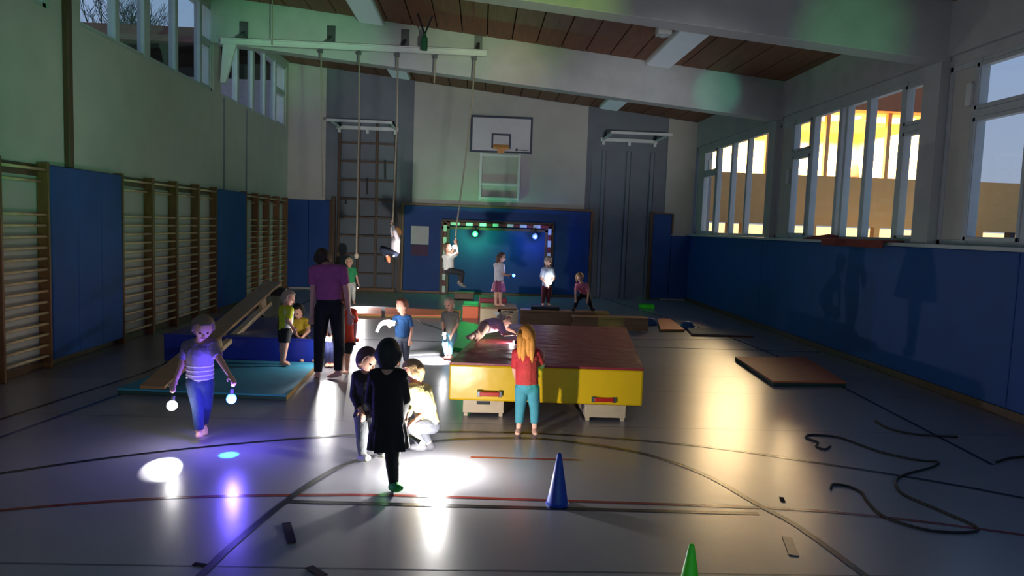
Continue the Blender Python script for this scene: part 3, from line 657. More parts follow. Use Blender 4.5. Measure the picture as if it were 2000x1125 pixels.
# orange mats in a row
g_ = 'orange floor mats in the back row'
slab_thing('gym_mat', [(-2.72, 14.78), (-1.98, 14.85), (-2.14, 15.95), (-2.95, 15.85)], 0, 0.06, 'mat_orange', 'mat_edge', 'short orange floor mat behind the tall person in purple', group=g_)
slab_thing('gym_mat', [(-1.90, 14.78), (-0.36, 14.95), (-0.36, 15.95), (-2.05, 15.95)], 0, 0.06, 'mat_orange', 'mat_edge', 'long orange floor mat right of the short orange one', group=g_)
# foam block orange/green, maroon block
p0, p1 = FL(903, 623), FL(937, 622)
p1.x = PY(936, 595, 15.0).x-0.06
MBx = MB().box(p0.x, p1.x+0.05, 14.95, 15.6, 0.0, 0.26); e = empty('foam_block', (0, 15.2, 0), 'orange foam block with a green top left of the maroon block', 'foam block')
MBx.build('block', 'mat_orange', e, bevel=0.015); MB().box(p0.x, p1.x+0.05, 14.95, 15.6, 0.26, 0.30).build('top_layer', 'mat_green', e, bevel=0.01)
x0, x1 = PY(936, 595, 15.0).x, PY(990, 595, 15.0).x
e = empty('foam_block', ((x0+x1)/2, 15.2, 0), 'maroon foam block behind the person in the sequin skirt', 'foam block')
MB().box(x0, x1, 15.0, 15.6, 0, 0.44).build('block', 'foam_maroon', e, bevel=0.02)
MB().box(x0+0.02, x1-0.02, 14.995, 15.0, 0.2, 0.21).build('seam', 'black', e)
# small wooden box under the swinging child
p = FL(908, 586)
e = empty('small_box', (p.x, p.y, 0), 'small brown wooden box on the floor before the goal', 'box')
MB().box(p.x-0.28, p.x+0.22, p.y, p.y+0.35, 0.02, 0.17).build('body', 'wood', e, bevel=0.01)
MB().box(p.x-0.30, p.x+0.24, p.y-0.01, p.y+0.37, 0.17, 0.20).build('lid', 'wood_bench', e, bevel=0.008)
# green mat on the floor at the left of the crash mat
slab_thing('gym_mat', [FL(884, 684), (0.16, 10.75), (0.10, 13.7), FL(893, 630)], 0, 0.05, 'mat_green', 'mat_green', 'bright green floor mat left of the crash mat')
slab_thing('gym_mat', [FL(778, 697), FL(880, 693), FL(880, 686), FL(800, 688)], 0, 0.03, 'mat_grey', 'mat_grey', 'thin pale slab standing in for the pool of torch light before the person in light blue jeans')  # pale slab shaped like the torch's pool of light on the floor
# low bench/box row behind the crash mat
YB0 = 14.0
def bench(name, a, b, w, h, label, m='wood_bench', legs=2, group=None, apron=True):
    """a gymnastic bench from a to b (floor points at the ends)"""
    a, b = Vector(a), Vector(b); d = (b-a).normalized(); sd = Vector((-d.y, d.x, 0))
    e = empty(name, (a+b)/2, label, 'bench', group); up = Vector((0, 0, 1))
    MB().bar(a+up*(h-0.02), b+up*(h-0.02), w, 0.04).build('seat_board', m, e, bevel=0.006)
    MB().bar(a+up*0.10, b+up*0.10, 0.10, 0.06).build('balance_beam', m, e, bevel=0.006)
    for k in range(legs):
        c = a+(b-a)*((k+0.5)/legs if legs > 2 else (0.12 if k == 0 else 0.88))
        MB().bar(c+sd*(-w/2+0.02)+up*(h-0.045), c-sd*(w/2-0.02)*-1+up*(h-0.045), 0.06, 0.03).build('cleat', m, e)
        MB().hexa([c-d*0.025-sd*0.14, c+d*0.025-sd*0.14, c+d*0.025+sd*0.14, c-d*0.025+sd*0.14], [c-d*0.025-sd*0.1+up*(h-0.05), c+d*0.025-sd*0.1+up*(h-0.05), c+d*0.025+sd*0.1+up*(h-0.05), c-d*0.025+sd*0.1+up*(h-0.05)]).build('leg', m, e, bevel=0.004)
    if apron: MB().bar(a-sd*(w/2-0.015)+up*(h/2-0.01), b-sd*(w/2-0.015)+up*(h/2-0.01), 0.025, h-0.06).build('side_board', m, e, bevel=0.004)
    return e
bx0, bx1, bx2, bx3 = PY(938, 610, YB0).x, PY(972, 610, YB0).x, PY(976, 620, YB0).x, PY(1258, 625, YB0).x
kasten(bx0, bx1, YB0, YB0+0.9, 0.33, 'pale box end with a white bracket under the person in the sequin skirt', False)
MB().box(bx1-0.03, bx1+0.03, YB0-0.035, YB0-0.005, 0.10, 0.28).box(bx1-0.08, bx1-0.03, YB0-0.035, YB0-0.005, 0.24, 0.28).box(bx1-0.08, bx1-0.03, YB0-0.035, YB0-0.005, 0.10, 0.14).build('corner_bracket', 'metal_white', label='white metal bracket on the pale box end behind the crash mat', cat='bracket', bevel=0.004, off=(bx1, YB0-0.02, 0.1))
kasten(bx2+0.02, PY(1012, 620, YB0).x, YB0, YB0+0.9, 0.31, 'pale wooden box section right of the white bracket', True)
bench('gym_bench', (PY(1016, 620, YB0).x, YB0+0.15, 0), (PY(1190, 620, YB0).x, YB0+0.15, 0), 0.30, 0.33, 'low brown wooden bench under the people in white and pink')
e = bench('gym_bench', (PY(1120, 630, YB0-0.4).x, YB0-0.25, 0), (bx3, YB0-0.2, 0), 0.30, 0.28, 'low wooden bench tinted green, front right of the person in pink')
pb = FL(1065, 604, 0.33); 
slab_thing('step_mat', [(PY(1037, 606, YB0).x, YB0+0.02), (PY(1093, 606, YB0).x, YB0+0.02), (PY(1090, 606, YB0).x, YB0+0.42), (PY(1040, 606, YB0).x, YB0+0.42)], 0.331, 0.40, 'black', 'black', 'black rubber pad on the bench under the person in maroon trousers')
MB().box(bx0+0.0, PY(1010, 610, YB0).x, YB0+0.02, YB0+0.88, 0.331, 0.36).build('wooden_board', 'wood_bench', label='flat wooden board over the pale boxes where the person in the sequin skirt stands', cat='board', bevel=0.006, off=(0.4, YB0+0.4, 0.331))
# blue stepping domes
def dome(px, py, label):
    p = FL(px, py); e = empty('stepping_dome', p, label, 'stepping stone', 'blue stepping domes')
    MB().lathe((p.x, p.y+0.12, 0), [(0.15, 0), (0.155, 0.02), (0.14, 0.06), (0.10, 0.12), (0.085, 0.135), (0.0, 0.137)], 20).build('shell', 'dome_blue', e, smooth=True)
    MB().lathe((p.x, p.y+0.12, 0.135), [(0.07, 0), (0.07, 0.008), (0.06, 0.011)], 16).build('grip_top', 'cone_blue', e)
dome(1272, 636, 'blue stepping dome at the right end of the green tinted bench'); dome(1345, 643, 'blue stepping dome on the grey mat by the small orange mat')
slab_thing('gym_mat', [FL(1290, 648), FL(1337, 648), FL(1308, 626), FL(1284, 627)], 0, 0.05, 'mat_orange', 'mat_edge', 'small orange floor mat between the two blue domes')
slab_thing('gym_mat', [(4.10, 13.38), (5.3, 13.4), (5.2, 14.2), (4.24, 14.2)], 0, 0.045, 'mat_grey', 'wood', 'grey floor mat under the right blue dome')
slab_thing('gym_mat', [(3.88, 9.05), (4.90, 9.13), (5.2, 10.98), (4.02, 10.85)], 0, 0.065, 'mat_rust', 'mat_edge_dark', 'rust coloured floor mat alone near the right wall')
p = FL(1265, 603); e = empty('glowing_box', p, 'small bright green box on the floor by the far right post', 'box')
MB().box(p.x-0.19, p.x+0.18, p.y, p.y+0.22, 0.0, 0.10).build('body', 'cone_green', e, bevel=0.012); MB().box(p.x-0.16, p.x+0.15, p.y+0.02, p.y+0.2, 0.10, 0.12).build('lid', 'mat_green', e, bevel=0.006)
# cones
def cone(p, h, m, label):
    e = empty('marker_cone', p, label, 'cone', 'plastic marker cones')
    MB().lathe(p, [(0.077, 0.012), (0.075, 0.02), (0.015, h-0.008), (0.008, h), (0.0, h)], 24).build('cone', m, e, smooth=True)
    MB().lathe((p[0], p[1], 0), [(0.084, 0), (0.084, 0.01), (0.078, 0.014)], 24).build('base_ring', m, e)
cone((0.61, 4.93, 0), 0.37, 'cone_blue', 'dark blue plastic marker cone on the red floor line')
q = FL(1351, 1062, 0.37); cone((q.x, q.y, 0), 0.37, 'cone_green', 'bright green plastic marker cone at the bottom picture edge')
# black cables on the floor
def cable(pts, label, r=0.009):
    P = [FL(*p) for p in pts]; P = smooth_pts([(p.x, p.y, r) for p in P], 5)
    MB().tube(P, r, 6).build('cable', 'rubber', label=label, cat='cable', group='black cables on the floor', smooth=True, off=P[0])
cable([(1622,873),(1610,879),(1594,873),(1598,866),(1587,861),(1574,856),(1580,851),(1600,851),(1640,856),(1690,874),(1730,887),(1790,900),(1832,904),(1820,914),(1772,927),(1752,938),(1752,953),(1770,970),(1850,1005),(1905,1030),(1898,1041),(1820,1039),(1750,1020),(1715,1003),(1692,978),(1682,963),(1655,951),(1627,948),(1623,956)], 'long black jump rope looping over the floor at lower right')
cable([(1710,823),(1735,838),(1790,850),(1870,855)], 'black cable in the dark beside the right wall, farther one', 0.01)
cable([(1945,905),(1970,897),(2010,892),(2060,880)], 'black cable at the right picture edge in the dark', 0.01)
cable([(816,625),(825,632),(850,640),(868,647)], 'dark cord on the floor left of the person in light blue jeans', 0.012)
# tape marks
def tape(px, py, px2, py2, w, label, m='tape'):
    a, b = FL(px, py), FL(px2, py2); a.z = b.z = 0.004
    MB().bar(a, b, w, 0.003).build('tape_strip', m, label=label, cat='tape', group='tape pieces stuck on the floor', off=(a+b)/2)
tape(559, 1022, 570, 1061, 0.055, 'dark tape piece on the floor left of the circle line end, upright one')
tape(378, 1102, 402, 1105, 0.03, 'dark tape piece at the bottom edge left of the black circle line')
tape(603, 1108, 634, 1127, 0.05, 'dark tape piece cut by the bottom edge, right of the circle line')
tape(1537, 1050, 1551, 1086, 0.06, 'tape piece coloured grey for floor gloss, inside the circle at lower right', 'seam_line')  # lighter material puts the floor gloss into this tape's colour
tape(1526, 972, 1530, 981, 0.03, 'tiny tape piece in the warm window reflection')
# red cloth on the sill
p = PX(1690, 470, XR-0.10); pa = PX(1747, 472, XR-0.10); pc = PX(1624, 467, XR-0.10)
e = empty('sill_cloth', (XR-0.1, p.y, SILL_R+0.02), 'folded dark red cloth lying on the sill of the large lit window', 'cloth')
MB().box(XR-0.26, XR+0.05, pa.y, pc.y, SILL_R+0.02, SILL_R+0.05).box(XR-0.285, XR-0.255, pa.y, pc.y, SILL_R-0.07, SILL_R+0.05).build('front_fold', 'red_cloth', e, bevel=0.012)
pd = PX(1575, 465, XR-0.05); MB().hexa([(XR-0.15,pc.y+0.02,SILL_R+0.02),(XR-0.15,pd.y,SILL_R+0.02),(XR+0.04,pd.y,SILL_R+0.02),(XR+0.04,pc.y+0.02,SILL_R+0.02)][::-1], [(XR-0.15,pc.y+0.02,SILL_R+0.12),(XR-0.12,pd.y,SILL_R+0.04),(XR+0.0,pd.y,SILL_R+0.04),(XR+0.04,pc.y+0.02,SILL_R+0.10)][::-1]).build('back_fold', 'red_cloth', e, bevel=0.01)
# inclined bench over the mats with a dark trestle
a = Vector((-3.42, 7.72, 0.03)); b = PY(535, 563, 11.4)
d = (b-a).normalized(); sd = d.cross(Vector((0,0,1))).normalized(); up = sd.cross(d)
e = empty('inclined_bench', a, 'wooden bench set up as a steep ramp over the teal and blue mats', 'bench')
MB().bar(a+up*0.10-d*0.05, b+up*0.10, 0.27, 0.035, up).build('seat_board', 'wood_bench', e, bevel=0.006)
MB().bar(a+up*-0.16+d*0.75, b-up*0.16-d*0.25, 0.09, 0.06, up).build('balance_beam', 'wood_rung', e, bevel=0.006)
for t in (0.42, 0.86):
    c = a+(b-a)*t
    MB().bar(c+up*0.085, c-up*0.13, 0.05, 0.2, d).build('leg', 'wood_rung', e)
    MB().bar(c+sd*0.12+up*0.07, c-sd*0.12+up*0.07, 0.05, 0.03, up).build('cleat', 'wood_bench', e)
MB().bar(a+(b-a)*0.97-sd*0.1+up*0.06, a+(b-a)*0.97+sd*0.1+up*0.06, 0.08, 0.06, up).build('hook_block', 'metal_grey', e)
t_ = a+(b-a)*0.97
e = empty('trestle', (t_.x, t_.y, 0.385), 'dark trestle holding up the top end of the ramp bench', 'trestle')
MB().box(t_.x-0.22, t_.x+0.22, t_.y-0.03, t_.y+0.10, t_.z-0.08, t_.z+0.04).build('top_pad', 'black', e, bevel=0.015)
for sx_ in (-1, 1):
    for sy_ in (-1, 1): MB().bar((t_.x+sx_*0.16, t_.y+0.03, t_.z-0.06), (t_.x+sx_*0.2, t_.y+0.03+sy_*0.2, 0.385), 0.04, 0.04).build('leg', 'wood_dark', e)
# ================================================================== PEOPLE
def arr(mesh):
    nv = len(mesh.vertices); V = np.empty(nv*3, np.float64); mesh.vertices.foreach_get('co', V)
    N = np.empty(nv*3, np.float64); mesh.vertices.foreach_get('normal', N)
    nf = len(mesh.polygons); lt = np.empty(nf, np.int32); mesh.polygons.foreach_get('loop_total', lt)
    ls = np.empty(nf, np.int32); mesh.polygons.foreach_get('loop_start', ls)
    li = np.empty(len(mesh.loops), np.int32); mesh.loops.foreach_get('vertex_index', li)
    q = ls[lt == 4]; F = np.stack([li[q+k] for k in range(4)], 1)
    return V.reshape(-1, 3), N.reshape(-1, 3), F
def remesh(mb, voxel, smooth_it=5):
    me = bpy.data.meshes.new('tmp'); me.from_pydata(mb.v, [], mb.f); me.update()
    o = bpy.data.objects.new('tmp', me); COL.objects.link(o)
    m = o.modifiers.new('r', 'REMESH'); m.mode = 'VOXEL'; m.voxel_size = voxel
    s = o.modifiers.new('s', 'SMOOTH'); s.factor = 0.5; s.iterations = smooth_it
    dg = bpy.context.evaluated_depsgraph_get(); ev = o.evaluated_get(dg)
    out = bpy.data.meshes.new_from_object(ev); bpy.data.objects.remove(o); bpy.data.meshes.remove(me)
    return out
def np_mesh(name, V, F, m, parent, label=None):
    me = bpy.data.meshes.new(name); me.from_pydata(V.tolist(), [], [list(map(int, f)) for f in F]); me.update()
    me.polygons.foreach_set('use_smooth', [True]*len(me.polygons)); me.materials.append(MATS[m] if isinstance(m, str) else m)
    o = bpy.data.objects.new(name, me); COL.objects.link(o); o.parent = parent; o.matrix_parent_inverse = Matrix.Translation(-rloc(parent))
    return tag(o, label)
def shell(V, N, F, mask, off):
    fm = mask[F].all(1); f = F[fm]
    if len(f) == 0: return None
    used = np.unique(f); idx = -np.ones(len(V), np.int64); idx[used] = np.arange(len(used))
    VV = V[used]+N[used]*off; f2 = idx[f]
    E = np.concatenate([f2[:, [0, 1]], f2[:, [1, 2]], f2[:, [2, 3]], f2[:, [3, 0]]])
    key = np.sort(E, 1); kk = key[:, 0]*len(used)+key[:, 1]; u, inv, cnt = np.unique(kk, return_inverse=True, return_counts=True)
    be = E[cnt[inv] == 1]; inner = V[used]-N[used]*0.003; n = len(used)
    F3 = np.concatenate([f2, np.stack([be[:, 1], be[:, 0], be[:, 0]+n, be[:, 1]+n], 1)])
    return np.concatenate([VV, inner]), F3
CLOTH = {}
def cloth(rgb, rough=0.8):
    k = 'cloth_%d_%d_%d' % rgb
    if k not in MATS: mat(k, rgb, rough, 0.12, 14, 0.3, 60)
    return k
def person(label, Y0, st, J, face, shirt, pants, hair, sleeve=0.75, leg=1.85, shoes=None, z0=None, skirt=None, voxel=0.007, hairlen=0.0, group=None, adult=False, waist=0.98, panels=(), cat='person'):
    """J: joint name -> (px, py, dy) ; st: stature in m ; face: direction the face looks"""
    k = st/1.05; kr = k*(0.86 if adult else 1.0)
    P = {}
    for n, v in J.items(): P[n] = PY(v[0], v[1], Y0+(v[2] if len(v) > 2 else 0))
    fd = Vector(face).normalized(); up = (P['head']-P['neck']).normalized()
    upn = (up*0.6+Vector((0, 0, 0.6))).normalized() if up.z > 0.2 else up
    side = fd.cross(upn).normalized(); hup = side.cross(fd).normalized()
    b = MB(); S = []
    def seg(tag_, a, c, ra, rc, geo=True):
        if geo: b.capsule(a, c, ra, rc)
        S.append((tag_, Vector(a), Vector(c), ra, rc))
    hr = (0.070*k, 0.086*k, 0.098*k) if not adult else (0.072, 0.09, 0.108)
    H = P['head']
    b.ell(H, hr, (side, fd, hup), 18, 12); b.ell(H+fd*hr[1]*0.25-hup*hr[2]*0.45, (hr[0]*0.78, hr[1]*0.68, hr[2]*0.55), (side, fd, hup))
    S.append(('head', H-hup*hr[2]*0.2, H+hup*hr[2]*0.2, hr[1]*0.9, hr[1]*0.9))
    b.capsule(H+fd*hr[1]*0.93-hup*hr[2]*0.05, H+fd*hr[1]*1.10-hup*hr[2]*0.22, 0.009*k, 0.013*k, 8)
    for s in (-1, 1): b.ell(H+side*s*hr[0]*1.0-hup*hr[2]*0.08, (0.010*k, 0.02*k, 0.028*k), (side, fd, hup), 8, 6)
    nb = (P['sl']+P['sr'])/2
    seg('neck', H-hup*hr[2]*0.6-fd*hr[1]*0.15, nb+(nb-P['pel']).normalized()*0.01, 0.036*kr, 0.042*kr)
    tdir = (P['pel']-nb).normalized()
    across = (P['sr']-P['sl']); aw = across.length
    ch = nb+tdir*0.06*k
    sl, sr = P['sl'], P['sr']; inn = 0.25
    seg('chest', sl.lerp(sr, inn)+tdir*0.035*k, sr.lerp(sl, inn)+tdir*0.035*k, 0.062*kr, 0.062*kr)
    seg('shoulder', sl, sl.lerp(sr, 0.4), 0.038*kr, 0.05*kr); seg('shoulder', sr, sr.lerp(sl, 0.4), 0.038*kr, 0.05*kr)
    pel = P['pel']
    seg('torso', ch, pel, 0.080*kr, 0.076*kr)
    off = (sr-sl).normalized()*0.028*k
    seg('torso', ch+off, pel+off*1.2, 0.066*kr, 0.062*kr); seg('torso', ch-off, pel-off*1.2, 0.066*kr, 0.062*kr)
    hl, hr_ = P.get('hl', pel-off*1.6), P.get('hr', pel+off*1.6)
    seg('pelvis', hl.lerp(pel, 0.15), hr_.lerp(pel, 0.15), 0.068*kr, 0.068*kr)
    for s, sh in (('l', sl), ('r', sr)):
        e_, w_ = P['e'+s], P['w'+s]
        seg('uarm', sh, e_, 0.034*kr, 0.028*kr); seg('farm', e_, w_, 0.028*kr, 0.020*kr)
        fdv = (w_-e_).normalized(); ref = Vector((0, 0, 1)) if abs(fdv.z) < 0.8 else Vector((0, 1, 0))
        ax = fdv.cross(ref).normalized(); nn = ax.cross(fdv).normalized(); q = k*(0.95 if adult else 1.0)
        pc = w_+fdv*0.038*q
        b.ell(pc, (0.027*q, 0.042*q, 0.014*q), (ax, fdv, nn), 10, 8)
        S.append(('hand', w_, w_+fdv*0.09*q, 0.02*q, 0.02*q))
        curl = -nn if s == 'l' else -nn
        for i, L in enumerate((0.040, 0.048, 0.045, 0.034)):
            base = pc+fdv*0.03*q+ax*(0.019-0.0125*i)*q; mid = base+(fdv*0.85+curl*0.45).normalized()*L*0.55*q; tip = mid+(fdv*0.35+curl*0.95).normalized()*L*0.5*q
            b.capsule(base, mid, 0.0085*q, 0.008*q, 8); b.capsule(mid, tip, 0.008*q, 0.007*q, 8)
        tb = w_+fdv*0.02*q+ax*0.018*q; tm_ = tb+(ax*0.75+fdv*0.6).normalized()*0.028*q; tt = tm_+(fdv*0.8+curl*0.4).normalized()*0.022*q
        b.capsule(tb, tm_, 0.0095*q, 0.0085*q, 8); b.capsule(tm_, tt, 0.0085*q, 0.007*q, 8)
    for s, hp in (('l', hl), ('r', hr_)):
        kn, an, to = P['k'+s], P['a'+s], P['t'+s]
        seg('thigh', hp, kn, 0.066*kr, 0.043*kr); seg('shin', kn, an, 0.043*kr, 0.026*kr)
        b.ell(kn.lerp(an, 0.3)-(to-an).normalized()*0.012*k, (0.036*kr, 0.036*kr, 0.07*k), None, 10, 8)
        ft = (to-an); ft = ft.normalized(); heel = an+Vector((0, 0, -0.025*k))-ft*0.015*k
        L = 0.10*k; toe = heel+(to-heel).normalized()*L*1.05
        seg('foot', heel, heel.lerp(toe, 0.6), 0.027*kr, 0.027*kr); seg('foot', heel.lerp(toe, 0.6), toe, 0.026*kr, 0.017*kr)
        sdv = ft.cross(Vector((0, 0, 1)));
        if sdv.length > 0.1:
            sdv.normalize(); seg('foot', heel.lerp(toe, 0.5)+sdv*0.012*k, toe+sdv*0.016*k, 0.02*kr, 0.013*kr); seg('foot', heel.lerp(toe, 0.5)-sdv*0.012*k, toe-sdv*0.014*k, 0.02*kr, 0.012*kr)
    me = remesh(b, voxel)
    V, N, F = arr(me)
    dz = 0.0
    if z0 is not None: dz = z0+0.001-(V[:, 2].min() - (0.009 if shoes else 0)); V[:, 2] += dz
    D = np.empty((len(S), len(V))); T = np.empty((len(S), len(V)))
    for i, (tg, a, c, ra, rc) in enumerate(S):
        a = np.array(a)+[0, 0, dz]; c = np.array(c)+[0, 0, dz]; ab = c-a; t = np.clip((V-a)@ab/max(1e-9, ab@ab), 0, 1)
        D[i] = np.linalg.norm(V-(a+t[:, None]*ab), axis=1)/(ra+(rc-ra)*t); T[i] = t
    best = D.argmin(0); tg = np.array([s[0] for s in S])[best]; tt = T[best, np.arange(len(V))]
    base = P['pel'].copy(); base.z = (z0 if z0 is not None else V[:, 2].min())
    root = empty('person', base, label, cat, group)
    np_mesh('body', V, F, 'skin', root)
    top_m = np.isin(tg, ['chest', 'shoulder']) | ((tg == 'torso') & (tt < waist)) | ((tg == 'uarm') & (tt < sleeve)) | ((tg == 'neck') & (tt > 0.75))
    if sleeve > 1: top_m |= (tg == 'farm') & (tt < sleeve-1)
    if waist > 1.0: top_m |= (tg == 'pelvis') | ((tg == 'thigh') & (tt < waist-1))
    if shirt: np_mesh('shirt', *shell(V, N, F, top_m, 0.016*k), cloth(shirt), root)
    for rgb, fn in panels:
        sh_ = shell(V, N, F, top_m & fn(V-np.array(P['pel']+Vector((0, 0, dz))), tg, tt), 0.019*k)
        if sh_ is not None: np_mesh('shirt_panel', *sh_, cloth(rgb), root)
    bot = (tg == 'pelvis') | ((tg == 'torso') & (tt > 0.88)) | ((tg == 'thigh') & (tt < leg))
    if leg > 1: bot |= (tg == 'shin') & (tt < leg-1)
    if pants: np_mesh('trousers' if leg > 1.3 else 'shorts', *shell(V, N, F, bot, 0.010*k), cloth(pants), root)
    if shoes:
        np_mesh('shoes', *shell(V, N, F, (tg == 'foot') | ((tg == 'shin') & (tt > 0.93)), 0.009), cloth(shoes), root)
    # hair
    hc = np.array(H)+[0, 0, dz]; rel = V-hc; fx_ = rel@np.array(fd)/hr[1]; uz = rel@np.array(hup)/hr[2]
    hm = np.isin(tg, ['head', 'neck']) & ((fx_ < 0.30+0.55*np.maximum(0, uz-0.35)) & (uz > np.where(fx_ < -0.1, -1.05, np.where(fx_ < 0.08, -0.75, -0.15))) | (uz > 0.62))
    hs = shell(V, N, F, hm, 0.016*k)
    vz = Vector((0, 0, dz))
    if hs is not None:
        ho = np_mesh('hair', *hs, cloth(hair, 0.65), root)
        if hairlen > 0:
            hb = MB(); back = H+vz-fd*hr[1]*0.55
            hang = (Vector((0, 0, -1))-fd*0.15).normalized()
            for j, sgn in enumerate((-1, -0.4, 0.4, 1)):
                s0 = back+side*hr[0]*0.7*sgn+hup*hr[2]*0.35; s1 = s0-fd*0.012+hang*hairlen*(0.85+0.15*(j % 2))+side*sgn*0.01
                hb.tube([s0, s0.lerp(s1, 0.35)-fd*0.018*k, s0.lerp(s1, 0.7)-fd*0.016*k, s1], [0.034*k, 0.038*k, 0.03*k, 0.008], 8)
            hb.build('hair_length', cloth(hair, 0.65), ho, smooth=True)
    # face
    for s in (-1, 1): MB().ell(H+vz+fd*hr[1]*0.93+side*s*hr[0]*0.40+hup*hr[2]*0.02, (0.010*k, 0.006*k, 0.008*k), (side, fd, hup), 8, 6).build('eye', 'eye', root, smooth=True)
    MB().ell(H+vz+fd*hr[1]*0.92-hup*hr[2]*0.52, (0.02*k, 0.008*k, 0.006*k), (side, fd, hup), 8, 6).build('mouth', 'mouth', root, smooth=True)
    if skirt:
        col, L, w = skirt; c = P['pel']+vz; up_ = (nb-P['pel']).normalized(); n = 32; bb = MB(); pr = []
        x = (sr-sl).normalized(); y = up_.cross(x).normalized()
        rows = ((0.10, 0.095*k, 0), (0.03, 0.105*k, 0.04), (-L*0.4, (0.105*k+w)/2*1.06, 0.10), (-L, w, 0.16))
        for (h_, r_, fl_) in rows:
            for i in range(n):
                a_ = 2*math.pi*i/n; rr = r_*(1+fl_*math.sin(a_*8)); bb.v.append(tuple(c+up_*h_+x*rr*math.cos(a_)+y*rr*0.82*math.sin(a_)))
        for j in range(3):
            for i in range(n): bb.f.append((j*n+i, j*n+(i+1) % n, (j+1)*n+(i+1) % n, (j+1)*n+i))
        bb.build('skirt', col if col in MATS else cloth(col), root, smooth=True)
    root['dz'] = dz
    for a in list(root.keys()):
        if a == 'dz': del root[a]
    P = {n: v+vz for n, v in P.items()}
    return root, P
mat('sequin', (150, 80, 120), 0.25, 0.6, 90, 0.8, 120, metal=0.4)
def torch(p, d, m, label, power=0, color=(1, 1, 1), deg=50, blend=0.6, L=0.13, r=0.016, glow=0.0, aim=None, bulb=0.02, off=0.012):
    """p = lens position, d = direction it points"""
    p = Vector(p); d = Vector(d).normalized()
    e = empty('flashlight', p-d*L, label, 'flashlight', 'hand torches')
    MB().tube([p-d*L, p-d*0.045], r, 10).build('barrel', 'torch_body', e, smooth=False)
    MB().tube([p-d*0.048, p-d*0.02, p-d*0.002], [r, r*1.35, r*1.5], 12).build('lamp_head', 'torch_body', e)
    MB().ell(p, (bulb, bulb, bulb), nu=12, nv=8).build('lens', m, e, smooth=True)
    lp = p+d*(bulb+off)
    if power: lamp_spot('torch_beam', lp, p+d*2 if aim is None else aim, power, color, deg, blend, 0.015, e)
    if glow: lamp_point('torch_glow', lp, glow, color, 0.02, e)
    return e
# ------------------------------------------------------------------ the figures
GP = 'people playing in the dark hall'
# adult, seen from behind, looking down
person('tall person in purple shirt and black leggings, seen from behind, barefoot', 8.78, 1.62, dict(
    head=(630, 506, 0.14), neck=(637, 520, 0.06), sl=(614, 532), sr=(668, 532), el=(611, 576, 0.0), er=(677, 576, 0.02), wl=(609, 614, 0.06), wr=(682, 614, 0.10),
    pel=(643, 592), hl=(630, 606), hr=(657, 606), kl=(624, 668), kr=(662, 668), al=(621, 730), ar=(660, 728), tl=(619, 736, 0.14), tr=(645, 737, 0.05)),
    (-0.15, 0.8, -0.55), (172, 88, 140), (18, 18, 22), (58, 44, 36), 0.6, 1.97, None, 0.0, None, 0.010, 0.0, GP, True, 0.9, cat='person')
# left front, two torches
r, P2 = person('person in striped grey tee and jeans walking with a white and a blue torch', 6.2, 1.08, dict(
    head=(397, 675, -0.10), neck=(394, 699, -0.05), sl=(367, 713), sr=(413, 707), el=(357, 742), er=(429, 738, -0.06), wl=(343, 779, -0.15), wr=(448, 768, -0.15),
    pel=(391, 775, 0.05), hl=(381, 783, 0.03), hr=(401, 783, 0.05), kl=(387, 830, 0.0), kr=(402, 826, 0.06), al=(389, 880, 0.0), ar=(398, 862, 0.25), tl=(392, 890, -0.12), tr=(400, 880, 0.18)),
    (0.35, -0.75, -0.55), (148, 134, 168), (44, 62, 104), (120, 96, 84), 0.8, 1.86, None, 0.0, None, 0.0065, 0.12, GP, False, 1.0, panels=[((214, 206, 222), lambda R, tg, tt: (tg == 'torso') & (R[:, 2] < 0.16) & (np.mod(R[:, 2], 0.04) < 0.02)), ((108, 100, 118), lambda R, tg, tt: np.isin(tg, ['chest', 'shoulder']))], cat='person')
torch(PY(336, 792, 6.03), (-0.06, -0.25, -0.95), 'bulb_white', 'white torch in the left hand of the person in jeans', 150, (1, 0.98, 0.95), 29, 0.3, glow=0.8, aim=FL(318, 908), bulb=0.042, L=0.08)
torch(PY(452, 779, 6.03), (0.0, -0.2, -0.95), 'bulb_blue', 'blue torch in the right hand of the person in jeans', 120, (0.05, 0.5, 1.0), 22, 0.4, glow=0.0, aim=FL(447, 888), bulb=0.042, L=0.08)
lamp_point('blue_glow', PY(455, 786, 5.95), 28, (0.16, 0.10, 1.0), 0.03)
# black figure in the centre, hopping on one foot
person('person dressed all in black standing on one leg in a green shoe, back to camera', 5.1, 1.10, dict(
    head=(758, 703, 0.0), neck=(757, 728, 0.0), sl=(733, 746), sr=(781, 746), el=(724, 792, 0.04), er=(790, 792, 0.04), wl=(738, 826, 0.18), wr=(782, 828, 0.2),
    pel=(758, 838), hl=(745, 848), hr=(768, 848), kl=(742, 884, 0.16), kr=(766, 902), al=(744, 872, 0.36), ar=(769, 956), tl=(744, 884, 0.46), tr=(781, 966, -0.10)),
    (0.1, 0.97, -0.15), (14, 15, 18), (14, 14, 18), (26, 34, 30), 1.9, 1.95, (22, 150, 58), 0.0, ((14, 15, 18), 0.19, 0.135), 0.0065, 0.0, GP, False, 1.15, cat='person')
